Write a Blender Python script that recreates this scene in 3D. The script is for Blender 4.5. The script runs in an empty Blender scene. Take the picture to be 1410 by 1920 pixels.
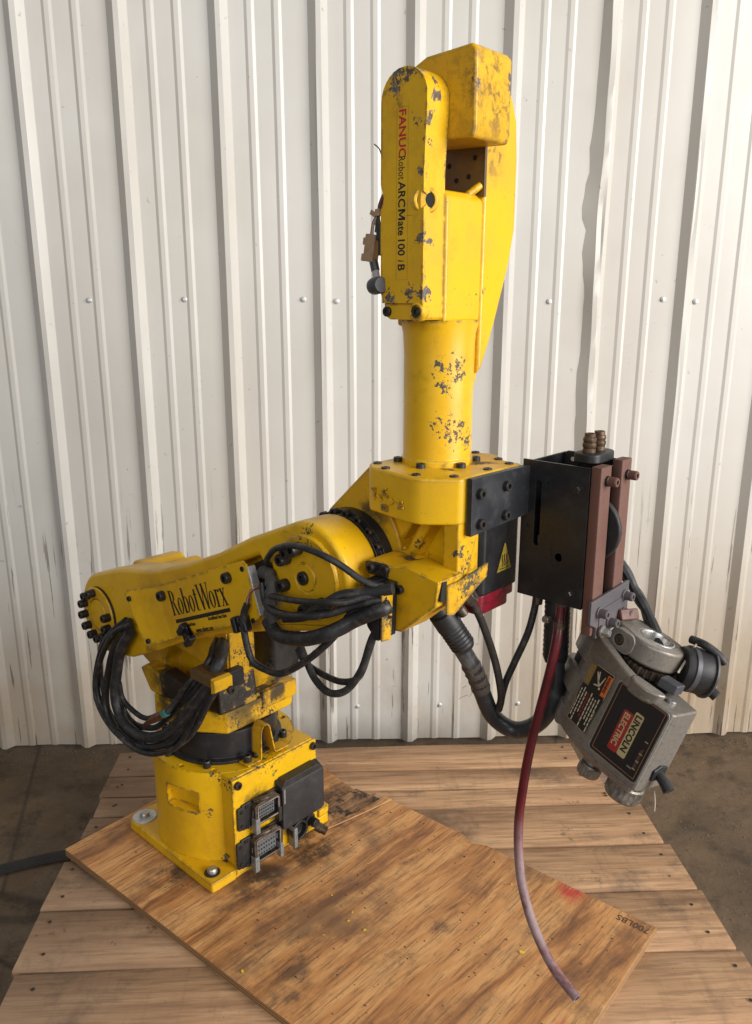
import bpy, bmesh, math, random
from mathutils import Vector, Matrix
rnd = random.Random(7)
S = bpy.context.scene
COL = S.collection
R = math.radians

# ------------------------------------------------------------------ camera, world, lights, exposure
cam_d = bpy.data.cameras.new('camera'); cam = bpy.data.objects.new('camera', cam_d); COL.objects.link(cam)
cam.location = (0, 0, 1.156); cam.rotation_euler = (R(90 - 14.7), 0, 0)
cam_d.sensor_fit = 'VERTICAL'; cam_d.sensor_height = 24; cam_d.lens = 24 * 1513 / 1920
cam_d.clip_start = .02; cam_d.clip_end = 200
S.camera = cam
S.render.resolution_x, S.render.resolution_y = 752, 1024
W = bpy.data.worlds.new('World'); S.world = W; W.use_nodes = True
bg = W.node_tree.nodes['Background']; bg.inputs[0].default_value = (1.0, .985, .955, 1); bg.inputs[1].default_value = .20

def area(name, loc, target, sx, sy, power, col):
    d = bpy.data.lights.new(name, 'AREA'); d.shape = 'RECTANGLE'; d.size = sx; d.size_y = sy
    d.energy = power; d.color = col
    o = bpy.data.objects.new(name, d); COL.objects.link(o); o.location = loc
    o.rotation_euler = (Vector(target) - Vector(loc)).to_track_quat('-Z', 'Y').to_euler()
    return o
area('door_light', (4.3, -1.5, 2.1), (.1, 1.5, .75), 3.4, 3.4, 470, (1, .98, .955))
area('front_light', (-1.1, -2.9, 2.3), (-.2, 1.7, .8), 3.0, 2.2, 58, (.97, .98, 1))
S.view_settings.view_transform = 'Standard'; S.view_settings.look = 'None'
S.view_settings.exposure = .13; S.view_settings.gamma = 1
S.cycles.use_denoising = True
S.cycles.max_bounces = 8

# ------------------------------------------------------------------ frames
PHI = R(132.8)
FR = Matrix.Translation((-.298, 1.421, .130)) @ Matrix.Rotation(math.atan2(math.cos(PHI), math.sin(PHI)), 4, 'Z')
fu, fy, fn = Vector((.9547, -.1837, -.2341)), Vector((.2681, .1899, .9445)), Vector((-.1291, -.9645, .2305))
fu.normalize(); fy = (fy - fu * fy.dot(fu)).normalized(); fn = fu.cross(fy)
FD_L = Matrix(((fu.x, fy.x, fn.x, .7762), (fu.y, fy.y, fn.y, .0652), (fu.z, fy.z, fn.z, .5541), (0, 0, 0, 1)))
FD = FR @ FD_L
WALL = Matrix.Translation((0, 1.950, 0)) @ Matrix.Rotation(math.atan(.036), 4, 'Z')
ID = Matrix.Identity(4)

# ------------------------------------------------------------------ geometry helpers
class B:
    def __init__(s): s.bm = bmesh.new()
    def add(s, vs, fs):
        v = [s.bm.verts.new(p) for p in vs]
        for f in fs:
            try: s.bm.faces.new([v[i] for i in f])
            except ValueError: pass
        return s
    def box(s, x0, x1, y0, y1, z0, z1, M=None):
        p = [Vector((x, y, z)) for x in (x0, x1) for y in (y0, y1) for z in (z0, z1)]
        if M: p = [M @ q for q in p]
        return s.add(p, [(0, 1, 3, 2), (4, 6, 7, 5), (0, 4, 5, 1), (2, 3, 7, 6), (0, 2, 6, 4), (1, 5, 7, 3)])
    def prism(s, poly, ax, a, b, poly2=None):
        poly2 = poly2 or poly
        n = len(poly)
        f = {'y': lambda p, t: (p[0], t, p[1]), 'z': lambda p, t: (p[0], p[1], t), 'x': lambda p, t: (t, p[0], p[1])}[ax]
        vs = [f(p, a) for p in poly] + [f(p, b) for p in poly2]
        return s.add(vs, [tuple(range(n))[::-1], tuple(range(n, 2 * n))] + [(i, (i + 1) % n, n + (i + 1) % n, n + i) for i in range(n)])
    def lathe(s, prof, o, d, seg=32, ph=0):
        d = Vector(d).normalized(); a = d.orthogonal().normalized(); b = d.cross(a); o = Vector(o)
        vs = []; m = len(prof)
        for k in range(seg):
            t = 2 * math.pi * k / seg + ph; e = a * math.cos(t) + b * math.sin(t)
            vs += [o + e * r + d * h for r, h in prof]
        fs = []
        for k in range(seg):
            k2 = (k + 1) % seg
            for i in range(m - 1): fs.append((k * m + i, k2 * m + i, k2 * m + i + 1, k * m + i + 1))
        fs.append(tuple(k * m for k in range(seg))[::-1]); fs.append(tuple(k * m + m - 1 for k in range(seg)))
        return s.add(vs, fs)
    def cyl(s, o, d, r, h, seg=24, ph=0): return s.lathe([(r, 0), (r, h)], o, d, seg, ph)
    def tube(s, pts, r, seg=10, sub=6, rr=None):
        P = [Vector(p) for p in pts]; Q = []; T = []
        for i in range(len(P) - 1):
            p0 = P[i - 1] if i else P[0] * 2 - P[1]; p1, p2 = P[i], P[i + 1]
            p3 = P[i + 2] if i + 2 < len(P) else P[i + 1] * 2 - P[i]
            for k in range(sub):
                t = k / sub
                Q.append(.5 * ((2 * p1) + (p2 - p0) * t + (2 * p0 - 5 * p1 + 4 * p2 - p3) * t * t + (3 * p1 - p0 - 3 * p2 + p3) * t ** 3))
                T.append((i + t) / (len(P) - 1))
        Q.append(P[-1]); T.append(1)
        vs = []; n = len(Q); a = None
        for i in range(n):
            d = (Q[min(i + 1, n - 1)] - Q[max(i - 1, 0)]).normalized()
            a = d.orthogonal().normalized() if a is None else (a - d * a.dot(d)).normalized()
            b = d.cross(a); q = r * (rr(T[i]) if rr else 1)
            vs += [Q[i] + (a * math.cos(2 * math.pi * k / seg) + b * math.sin(2 * math.pi * k / seg)) * q for k in range(seg)]
        fs = [(i * seg + k, i * seg + (k + 1) % seg, (i + 1) * seg + (k + 1) % seg, (i + 1) * seg + k) for i in range(n - 1) for k in range(seg)]
        fs += [tuple(range(seg))[::-1], tuple((n - 1) * seg + k for k in range(seg))]
        return s.add(vs, fs)
    def mesh(s, name, off=Vector((0, 0, 0)), ang=32):
        bmesh.ops.recalc_face_normals(s.bm, faces=s.bm.faces)
        for v in s.bm.verts: v.co -= off
        me = bpy.data.meshes.new(name); s.bm.to_mesh(me); s.bm.free()
        me.polygons.foreach_set('use_smooth', [True] * len(me.polygons))
        me.set_sharp_from_angle(angle=R(ang))
        return me

def circ(cx, cz, r, a0, a1, n): return [(cx + r * math.cos(R(a0 + (a1 - a0) * i / n)), cz + r * math.sin(R(a0 + (a1 - a0) * i / n))) for i in range(n + 1)]
def rrect(x0, x1, y0, y1, r, n=4):
    return circ(x1 - r, y1 - r, r, 0, 90, n) + circ(x0 + r, y1 - r, r, 90, 180, n) + circ(x0 + r, y0 + r, r, 180, 270, n) + circ(x1 - r, y0 + r, r, 270, 360, n)

BASE = {}
def tag(o, label=None, cat=None, group=None, kind=None):
    for k, v in (('label', label), ('category', cat), ('group', group), ('kind', kind)):
        if v: o[k] = v
    return o
def thing(name, label, cat, base=(0, 0, 0), M=FR, group=None):
    o = bpy.data.objects.new(name, None); COL.objects.link(o); o.empty_display_size = .05
    o.matrix_world = M @ Matrix.Translation(base); BASE[o.name] = Vector(base)
    return tag(o, label, cat, group)
def finish(o, m, bevel, seg=2):
    if m: o.data.materials.append(m)
    if bevel:
        b = o.modifiers.new('bevel', 'BEVEL'); b.width = bevel; b.segments = seg; b.limit_method = 'ANGLE'; b.angle_limit = R(32)
        b.harden_normals = True; b.use_clamp_overlap = True
    return o
def obj(name, b, m, parent, bevel=0, label=None, ang=32, seg=2):
    off = BASE[parent.name]
    o = bpy.data.objects.new(name, b.mesh(name, off, ang)); COL.objects.link(o); o.parent = parent
    BASE[o.name] = off
    if label: o['label'] = label
    return finish(o, m, bevel, seg)
def solo(name, b, m, label, cat, base=(0, 0, 0), M=FR, group=None, kind=None, bevel=0, ang=32):
    o = bpy.data.objects.new(name, b.mesh(name, Vector(base), ang)); COL.objects.link(o)
    o.matrix_world = M @ Matrix.Translation(base); BASE[o.name] = Vector(base)
    tag(o, label, cat, group, kind)
    return finish(o, m, bevel)
def cut(o, cutters):
    """real pockets and holes, applied to the mesh"""
    tmp = bpy.data.objects.new('tmp', cutters.mesh('tmp', BASE[o.name])); COL.objects.link(tmp)
    tmp.matrix_world = Matrix.Identity(4)
    keep = [(mo.type, mo.width, mo.segments) for mo in o.modifiers if mo.type == 'BEVEL']
    o.modifiers.clear()
    par, mw = o.parent, o.matrix_world.copy(); o.parent = None; o.matrix_world = Matrix.Identity(4)
    md = o.modifiers.new('cut', 'BOOLEAN'); md.operation = 'DIFFERENCE'; md.object = tmp; md.solver = 'EXACT'; md.use_self = True
    bpy.context.view_layer.update()
    me = bpy.data.meshes.new_from_object(o.evaluated_get(bpy.context.evaluated_depsgraph_get()))
    o.modifiers.clear(); mats = [m for m in o.data.materials]; o.data = me
    if not me.materials:
        for m in mats: me.materials.append(m)
    me.polygons.foreach_set('use_smooth', [True] * len(me.polygons)); me.set_sharp_from_angle(angle=R(32))
    o.parent = par
    if not par: o.matrix_world = mw
    else: o.matrix_local = Matrix.Identity(4)
    bpy.data.objects.remove(tmp)
    for t, w, sg in keep: finish(o, None, w, sg)

def frame(pos, z, up=(0, 0, 1)):
    z = Vector(z).normalized(); u = Vector(up); u = u - z * u.dot(z)
    if u.length < 1e-4: u = z.orthogonal()
    y = u.normalized(); x = y.cross(z)
    return Matrix(((x.x, y.x, z.x, pos[0]), (x.y, y.y, z.y, pos[1]), (x.z, y.z, z.z, pos[2]), (0, 0, 0, 1)))
MESHES = {}
def inst(name, key, maker, m, parent, M, label=None):
    if key not in MESHES:
        me = maker().mesh(name); me.materials.append(m); MESHES[key] = me
    o = bpy.data.objects.new(name, MESHES[key]); COL.objects.link(o); o.parent = parent
    off = BASE[parent.name]
    o.matrix_local = Matrix.Translation(-off) @ M; BASE[o.name] = off
    if label: o['label'] = label
    return o
def cap_screw():   # unit radius, unit height, hex socket
    b = B(); n = 18; rings = []
    def ring(r, z, hexa=False):
        vs = []
        for k in range(n):
            t = 2 * math.pi * k / n
            q = r / max(math.cos((t + math.pi / 6) % (math.pi / 3) - math.pi / 6), .3) * .9 if hexa else r
            vs.append(b.bm.verts.new((q * math.cos(t), q * math.sin(t), z)))
        return vs
    rings = [ring(1, 0), ring(1, .85), ring(.88, 1), ring(.52, 1, True), ring(.5, .45, True)]
    for a, c in zip(rings, rings[1:]):
        for k in range(n): b.bm.faces.new((a[k], a[(k + 1) % n], c[(k + 1) % n], c[k]))
    b.bm.faces.new(rings[-1]); b.bm.faces.new(rings[0][::-1]); return b
def bolt(parent, pos, d, r, h, m=None, name='bolt'):
    m = m or M_BOLT
    return inst(name, ('bolt', m.name), cap_screw, m, parent, frame(pos, d) @ Matrix.Rotation(rnd.random() * 6, 4, 'Z') @ Matrix.Diagonal((r, r, h, 1)))
def hexhead():
    b = B().cyl((0, 0, 0), (0, 0, 1), 1.5, .16, 20); b.lathe([(1, .16), (1, .8), (.86, 1)], (0, 0, 0), (0, 0, 1), 6); return b
def hexbolt(parent, pos, d, r, h, m=None, name='bolt'):
    m = m or M_BOLT
    return inst(name, ('hex', m.name), hexhead, m, parent, frame(pos, d) @ Matrix.Rotation(rnd.random() * 6, 4, 'Z') @ Matrix.Diagonal((r, r, h, 1)))

def text(parent, s, pos, xd, yd, size, m, name='lettering', sx=1, off=0, extr=.00015, align='LEFT', shear=0):
    cu = bpy.data.curves.new('t', 'FONT'); cu.body = s; cu.size = size; cu.offset = off; cu.extrude = extr; cu.align_x = align; cu.shear = shear
    cu.resolution_u = 3
    o = bpy.data.objects.new('t', cu); COL.objects.link(o)
    bpy.context.view_layer.update()
    me = bpy.data.meshes.new_from_object(o.evaluated_get(bpy.context.evaluated_depsgraph_get())); bpy.data.objects.remove(o)
    xd = Vector(xd).normalized(); yd = Vector(yd); yd = (yd - xd * yd.dot(xd)).normalized(); z = xd.cross(yd)
    off_ = BASE[parent.name]; p = Vector(pos) - off_
    Mx = Matrix(((xd.x * sx, yd.x, z.x, p.x), (xd.y * sx, yd.y, z.y, p.y), (xd.z * sx, yd.z, z.z, p.z), (0, 0, 0, 1)))
    me.transform(Mx); me.name = name; me.materials.clear(); me.materials.append(m)
    ob = bpy.data.objects.new(name, me); COL.objects.link(ob); ob.parent = parent; BASE[ob.name] = off_
    return ob

# ------------------------------------------------------------------ materials
class N:
    def __init__(s, name, rough=.5, metal=0, col=(.5, .5, .5), spec=.5):
        s.m = bpy.data.materials.new(name); s.m.use_nodes = True; s.t = s.m.node_tree
        s.p = s.t.nodes['Principled BSDF']
        s.p.inputs['Roughness'].default_value = rough; s.p.inputs['Metallic'].default_value = metal
        s.p.inputs['Base Color'].default_value = (*col, 1); s.p.inputs['Specular IOR Level'].default_value = spec
        s._co = None; s._wc = None
    def n(s, t, **k):
        x = s.t.nodes.new(t)
        for a, v in k.items(): setattr(x, a, v)
        return x
    def ln(s, a, b): s.t.links.new(a, b)
    def put(s, sock, v):
        if hasattr(v, 'is_output'): s.ln(v, sock)
        else: sock.default_value = v
    @property
    def co(s):
        if s._co is None: s._co = s.n('ShaderNodeTexCoord').outputs['Object']
        return s._co
    def map(s, scale=(1, 1, 1), loc=(0, 0, 0), rot=(0, 0, 0)):
        x = s.n('ShaderNodeMapping'); s.ln(s.co, x.inputs[0]); x.inputs['Scale'].default_value = scale
        x.inputs['Location'].default_value = loc; x.inputs['Rotation'].default_value = rot; return x.outputs[0]
    def noise(s, scale, detail=4, rough=.55, v=None, dist=0):
        x = s.n('ShaderNodeTexNoise'); s.ln(v or s.co, x.inputs['Vector']); x.inputs['Scale'].default_value = scale
        x.inputs['Detail'].default_value = detail; x.inputs['Roughness'].default_value = rough; x.inputs['Distortion'].default_value = dist
        return x.outputs['Fac']
    def math(s, op, a, b=0.0, c=None, clamp=False):
        x = s.n('ShaderNodeMath', operation=op); x.use_clamp = clamp
        s.put(x.inputs[0], a); s.put(x.inputs[1], b)
        if c is not None: s.put(x.inputs[2], c)
        return x.outputs[0]
    def step(s, v, a, b, o0=0.0, o1=1.0):
        x = s.n('ShaderNodeMapRange'); x.interpolation_type = 'SMOOTHSTEP'
        s.put(x.inputs['Value'], v); x.inputs['From Min'].default_value = a; x.inputs['From Max'].default_value = b
        x.inputs['To Min'].default_value = o0; x.inputs['To Max'].default_value = o1; return x.outputs[0]
    def mix(s, f, a, b):
        x = s.n('ShaderNodeMix', data_type='RGBA'); s.put(x.inputs[0], f)
        for k, v in ((6, a), (7, b)):
            if isinstance(v, tuple): v = (*v, 1)[:4]
            s.put(x.inputs[k], v)
        return x.outputs[2]
    def ramp(s, v, stops):
        x = s.n('ShaderNodeValToRGB'); e = x.color_ramp.elements
        while len(e) < len(stops): e.new(.5)
        for q, (p, c) in zip(e, stops): q.position = p; q.color = (*c, 1)
        s.put(x.inputs[0], v); return x.outputs[0]
    def blob(s, pts):
        """soft 0..1 mask round a list of (x, y, z, radius)"""
        acc = None
        if s._wc is None:
            q = s.n('ShaderNodeTexNoise'); s.ln(s.co, q.inputs['Vector']); q.inputs['Scale'].default_value = 38; q.inputs['Detail'].default_value = 4
            w = s.n('ShaderNodeVectorMath', operation='MULTIPLY_ADD'); s.ln(q.outputs['Color'], w.inputs[0]); w.inputs[1].default_value = (.034, .034, .034)
            w2 = s.n('ShaderNodeVectorMath', operation='ADD'); s.ln(s.co, w2.inputs[0]); w2.inputs[1].default_value = (-.017, -.017, -.017)
            s.ln(w2.outputs[0], w.inputs[2]); s._wc = w.outputs[0]
        for x, y, z, r in pts:
            d = s.n('ShaderNodeVectorMath', operation='DISTANCE'); s.ln(s._wc, d.inputs[0]); d.inputs[1].default_value = (x, y, z)
            k = s.step(d.outputs['Value'], r, r * .25)
            acc = k if acc is None else s.math('MAXIMUM', acc, k)
        return acc
    def edge(s, r=.003):
        bv = s.n('ShaderNodeBevel'); bv.samples = 4; bv.inputs['Radius'].default_value = r
        g = s.n('ShaderNodeNewGeometry')
        d = s.n('ShaderNodeVectorMath', operation='DOT_PRODUCT'); s.ln(bv.outputs[0], d.inputs[0]); s.ln(g.outputs['Normal'], d.inputs[1])
        return s.math('SUBTRACT', 1.0, d.outputs['Value'])
    def sep(s):
        x = s.n('ShaderNodeSeparateXYZ'); s.ln(s.co, x.inputs[0]); return x.outputs
    def color(s, v): s.put(s.p.inputs['Base Color'], v if not isinstance(v, tuple) else (*v, 1)); return s
    def rough(s, v): s.put(s.p.inputs['Roughness'], v); return s
    def bump(s, h, strength=.3, dist=.002):
        x = s.n('ShaderNodeBump'); x.inputs['Strength'].default_value = strength; x.inputs['Distance'].default_value = dist
        s.ln(h, x.inputs['Height']); s.ln(x.outputs[0], s.p.inputs['Normal']); return s

CHIP = [(.556, -.022, .945, .034), (.553, -.027, .93, .03), (.56, -.012, .862, .036), (.549, -.03, .87, .03), (.562, .0, .85, .03),
        (.575, .03, 1.03, .03), (.572, .02, 1.01, .028), (.57, .04, 1.06, .02),
        (.612, -.06, .72, .028), (.612, -.045, .695, .04), (.62, -.06, .68, .036), (.545, -.145, .64, .04), (.54, -.07, .70, .022), (.537, -.06, .715, .02),
        (.12, -.03, .42, .05), (.139, -.02, .2, .03), (.13, -.09, .19, .03), (.12, .0, .19, .05), (.10, -.10, .2, .03), (.088, .03, .285, .05), (.088, -.03, .28, .04),
        (.09, -.106, .12, .022), (.06, -.124, .12, .016), (.11, -.09, .03, .02), (.42, -.15, .72, .03), (.495, -.12, .655, .03), (-.15, .0, .54, .05),
        (.39, -.06, .73, .025)]
BARE = [(.513, -.074, 1.277, .04), (.52, -.072, 1.272, .03), (.548, -.06, 1.255, .026), (.552, -.07, 1.225, .018), (.54, -.078, 1.222, .014), (.552, -.07, 1.2, .012), (.55, -.072, 1.17, .018), (.54, -.075, 1.035, .03), (.551, -.07, 1.09, .02),
        (.59, .03, 1.262, .016), (.59, .036, 1.21, .018), (.59, .03, 1.28, .014), (.592, -.034, 1.26, .02), (.5, -.075, 1.03, .015)]
SCUF = [(.592, .0, 1.26, .075), (.592, .03, 1.23, .06), (.6, -.03, .68, .05), (.62, -.06, .675, .05), (.51, -.075, 1.265, .04), (.56, .05, 1.2, .04)]
OIL = [(.085, -.04, .34, .07), (.07, -.07, .36, .05), (.09, .0, .32, .06), (.098, .06, .305, .035), (.0, -.1, .30, .04), (.46, -.02, .80, .03), (.06, -.02, .306, .09), (.05, .07, .31, .06), (-.03, -.09, .31, .06), (-.06, -.08, .34, .05), (.02, -.07, .33, .05), (.139, -.05, .03, .045), (.139, .03, .06, .06), (.139, -.04, .13, .045), (.57, .03, .815, .025), (.565, -.03, .815, .02), (.46, -.05, .74, .04), (.54, -.07, .69, .03), (.0, -.12, .43, .05)]
def yellow(name, base=(.67, .39, .004), dirt=.42, edge=.9):
    a = N(name, .38)
    big = a.noise(9, 5, .6); fine = a.noise(230, 6, .72); mid = a.noise(64, 6, .7)
    c = a.mix(a.step(big, .35, .7), base, tuple(x * y for x, y in zip(base, (.86, .8, .8))))
    ch = a.blob(CHIP)
    speck = a.math('MULTIPLY_ADD', fine, .55, a.math('MULTIPLY', mid, .6))
    chip = a.step(a.math('ADD', a.math('MULTIPLY', ch, .135), speck), .725, .742)
    wear = a.math('MULTIPLY', a.step(a.edge(.008), .02, .12), a.step(a.math('MULTIPLY_ADD', big, .35, a.math('MULTIPLY', mid, .65)), .47, .53))
    chip = a.math('MAXIMUM', chip, a.math('MULTIPLY', wear, edge))
    tiny = a.step(a.noise(260, 3, .6), .735, .76)
    chip = a.math('MAXIMUM', chip, a.math('MULTIPLY', tiny, .55))
    sc = a.math('MULTIPLY', a.blob(SCUF), a.step(a.noise(70, 6, .75, dist=.6), .46, .62))
    c = a.mix(a.math('MULTIPLY', sc, .85), c, (.13, .075, .02))
    oil = a.math('MULTIPLY', a.blob(OIL), a.step(a.math('ADD', a.noise(34, 6, .7), a.math('MULTIPLY', a.blob(OIL), .22)), .5, .66))
    c = a.mix(a.math('MULTIPLY', oil, .92), c, (.018, .014, .009))
    scr = a.noise(1, 3, .5, v=a.map((26, 300, 300), (0, 0, 0), (.5, .7, .2))); scr2 = a.noise(1, 3, .5, v=a.map((320, 320, 22), (0, 0, 0), (.2, -.5, .4)))
    scm = a.math('MULTIPLY', a.step(a.math('MAXIMUM', scr, scr2), .70, .74), a.step(a.noise(12, 4, .6), .5, .64))
    c = a.mix(a.math('MULTIPLY', scm, .65), c, (.10, .06, .012))
    dust = a.math('MULTIPLY', a.math('MAXIMUM', a.step(a.noise(6, 9, .78), .5, .72), a.math('MULTIPLY', a.step(a.noise(34, 8, .8), .54, .7), .8)), dirt)
    c = a.mix(dust, c, (.25, .135, .012))
    c = a.mix(chip, c, a.mix(a.step(mid, .45, .6), (.022, .024, .02), (.055, .05, .032)))
    bare = a.step(a.math('ADD', a.math('MULTIPLY', a.blob(BARE), .205), a.math('MULTIPLY_ADD', mid, .6, a.math('MULTIPLY', fine, .25))), .60, .615)
    c = a.mix(bare, c, a.mix(a.step(fine, .4, .6), (.13, .125, .12), (.085, .05, .025)))
    a.color(c)
    a.rough(a.math('ADD', a.step(big, .3, .7, .3, .46), a.math('MULTIPLY', a.math('MAXIMUM', oil, chip), .25), clamp=True))
    hb = a.math('SUBTRACT', a.math('MULTIPLY', a.noise(420, 2, .5), .18), a.math('MULTIPLY', a.math('MAXIMUM', chip, bare), .5))
    a.bump(hb, .35, .0012)
    return a.m
M_YEL = yellow('yellow_paint')
def greasy():
    a = N('greasy_casting', .45); f = a.noise(22, 8, .75); g2 = a.noise(7, 6, .7)
    c = a.mix(a.step(f, .5, .62), (.016, .012, .009), (.06, .036, .010)); c = a.mix(a.step(a.math('MULTIPLY_ADD', f, .5, a.math('MULTIPLY', g2, .5)), .545, .575), c, (.36, .205, .012))
    a.color(c); a.rough(a.step(f, .3, .7, .3, .6)); a.bump(a.noise(90, 5, .7), .5, .002); return a.m
M_GRS = greasy()
M_YELD = yellow('worn_yellow_paint', (.62, .35, .005), .75, 1.0)

def dark(name, col, rough, dust=.25, dcol=(.09, .08, .07), nz=40, spec=.5, bump=.15):
    a = N(name, rough, spec=spec)
    f = a.math('MULTIPLY', a.step(a.noise(nz, 6, .7), .48, .72), dust)
    g = a.math('MULTIPLY', a.step(a.edge(.002), .04, .25), .35)
    a.color(a.mix(a.math('MAXIMUM', f, g), col, dcol)); a.rough(a.step(a.noise(nz * .5, 4), .3, .7, rough - .08, rough + .12))
    a.bump(a.noise(nz * 6, 3), bump, .001); return a.m
M_BLK = dark('black_paint', (.010, .010, .012), .38, .18, (.05, .05, .05))
M_PLT = dark('black_coated_plate', (.014, .015, .018), .42, .3, (.06, .06, .065))
M_PLA = dark('black_plastic', (.012, .012, .013), .5, .3, (.06, .055, .05))
M_BOLT = dark('black_oxide_screw', (.012, .011, .011), .36, .35, (.06, .045, .035), 90)
M_GREASE = dark('greasy_black', (.012, .011, .010), .45, .4, (.05, .035, .02), 50)
M_RUST = dark('rusted_bar', (.115, .050, .036), .6, .6, (.07, .032, .022), 60)
M_PURP = dark('rusted_plate', (.075, .07, .078), .5, .6, (.19, .085, .05), 45)
def cable_mat():
    a = N('cable_jacket', .42)
    c = a.mix(a.step(a.noise(70, 7, .75), .48, .72), (.011, .011, .012), (.06, .052, .043)); a.color(c)
    a.rough(a.step(a.noise(30, 5, .6), .35, .7, .42, .72)); a.bump(a.noise(160, 3), .2, .0012); return a.m
M_CAB = cable_mat()
M_FUZZ = dark('dusty_sheath', (.05, .047, .044), .9, .8, (.11, .10, .09), 80, bump=.6)
def conduit_mat():
    a = N('conduit_rubber', .4); a.color(a.mix(a.step(a.noise(14, 6, .72), .48, .66), (.018, .020, .024), (.10, .095, .09)))
    a.rough(a.step(a.noise(30, 4), .3, .7, .3, .55)); a.bump(a.noise(90, 3), .2, .001); return a.m
M_COND = conduit_mat()
def metal(name, col, rough, col2=None, nz=50, met=.9, bump=.1):
    a = N(name, rough, met)
    a.color(a.mix(a.step(a.noise(nz, 6, .7), .42, .66), col, col2 or tuple(x * .55 for x in col))); a.bump(a.noise(nz * 6, 3), bump, .0008)
    a.rough(a.step(a.noise(nz * .7, 5), .3, .7, rough - .1, rough + .15)); return a.m
M_STEEL = metal('steel', (.5, .49, .47), .36)
M_ZINC = metal('zinc_washer', (.62, .63, .63), .45, (.42, .43, .43), met=.6)
M_BRASS = metal('old_brass', (.13, .085, .05), .5, (.05, .033, .025), 70, .7)
M_BRN = metal('brown_fitting', (.13, .10, .075), .45, (.05, .035, .025), 70, .75)
M_COPPER = metal('copper_end', (.20, .085, .045), .42, (.06, .03, .02), 80, .7)
def cast_alu():
    a = N('dusty_cast_aluminium', .55, .45)
    d = a.step(a.noise(12, 7, .7), .42, .68)
    up = a.n('ShaderNodeNewGeometry')
    c = a.mix(d, (.225, .205, .18), (.15, .125, .098)); c = a.mix(a.step(a.noise(160, 4, .7), .50, .76), c, (.125, .107, .088))
    c = a.mix(a.math('MULTIPLY', a.step(a.edge(.003), .03, .2), .6), c, (.46, .45, .43))
    a.color(c); a.rough(a.step(d, 0, 1, .42, .72)); a.bump(a.noise(300, 3, .6), .3, .0012); return a.m
M_ALU = cast_alu()
def red_hose():
    a = N('red_rubber', .38)
    z = a.sep()[2]
    k = a.math('MULTIPLY', a.step(z, .22, .10), a.step(a.noise(26, 6, .65), .25, .55))  # chalky lower length
    c = a.mix(a.step(a.noise(40, 4), .4, .7), (.095, .005, .009), (.055, .004, .007))
    a.color(a.mix(k, c, (.24, .165, .165))); a.rough(a.math('MULTIPLY_ADD', k, .4, .34)); a.bump(a.noise(120, 3), .15, .001); return a.m
M_REDH = red_hose()
def plain(name, col, rough=.5, var=.25, nz=60, metal=0):
    a = N(name, rough, metal); a.color(a.mix(a.step(a.noise(nz, 5, .65), .45, .75, 0, var), col, tuple(x * .35 for x in col))); return a.m
M_REDC = plain('red_cap', (.24, .006, .02), .42, 1.0, 60)
M_TEAL = plain('teal_tape', (.03, .16, .14), .5)
M_BEIGE = plain('beige_connector', (.33, .22, .13), .55, .7)
M_GREYP = plain('grey_plastic', (.055, .055, .062), .45, .6)
M_WHTP = plain('white_sleeve', (.42, .40, .42), .55, .5)
M_WRED = plain('red_wire', (.22, .02, .015), .5, .6)
M_WWHT = plain('pale_wire', (.4, .32, .27), .5, .5)
M_WBRN = plain('brown_wire', (.06, .03, .02), .5, .5)
M_INK = plain('black_print', (.012, .01, .008), .45, .1)
M_INKR = plain('red_print', (.42, .012, .012), .45, .15)
M_DECK = plain('dark_label', (.012, .008, .008), .4, .3)
M_CREAM = plain('cream_print', (.42, .34, .17), .5, .3)
M_CREAMT = plain('cream_text', (.5, .45, .33), .5, .2)
M_LRED = plain('label_red', (.30, .018, .015), .5, .3)
M_ORNG = plain('label_orange', (.62, .12, .02), .5, .2)
M_GOLD = plain('gold_line', (.28, .13, .05), .5, .2)
M_LBLY = plain('warning_yellow', (.42, .30, .03), .5, .6)
M_LEV = plain('grey_lever', (.22, .215, .21), .5, .5, 120, .4)
M_PIN = plain('contact_block', (.10, .105, .11), .5, .6, 200)
M_CREV = plain('hole_black', (.006, .005, .004), .8, .1)  # near-black that paints in the shade inside holes and slots
M_FLAKE = plain('yellow_flake', (.62, .40, .02), .5, .4)

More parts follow.
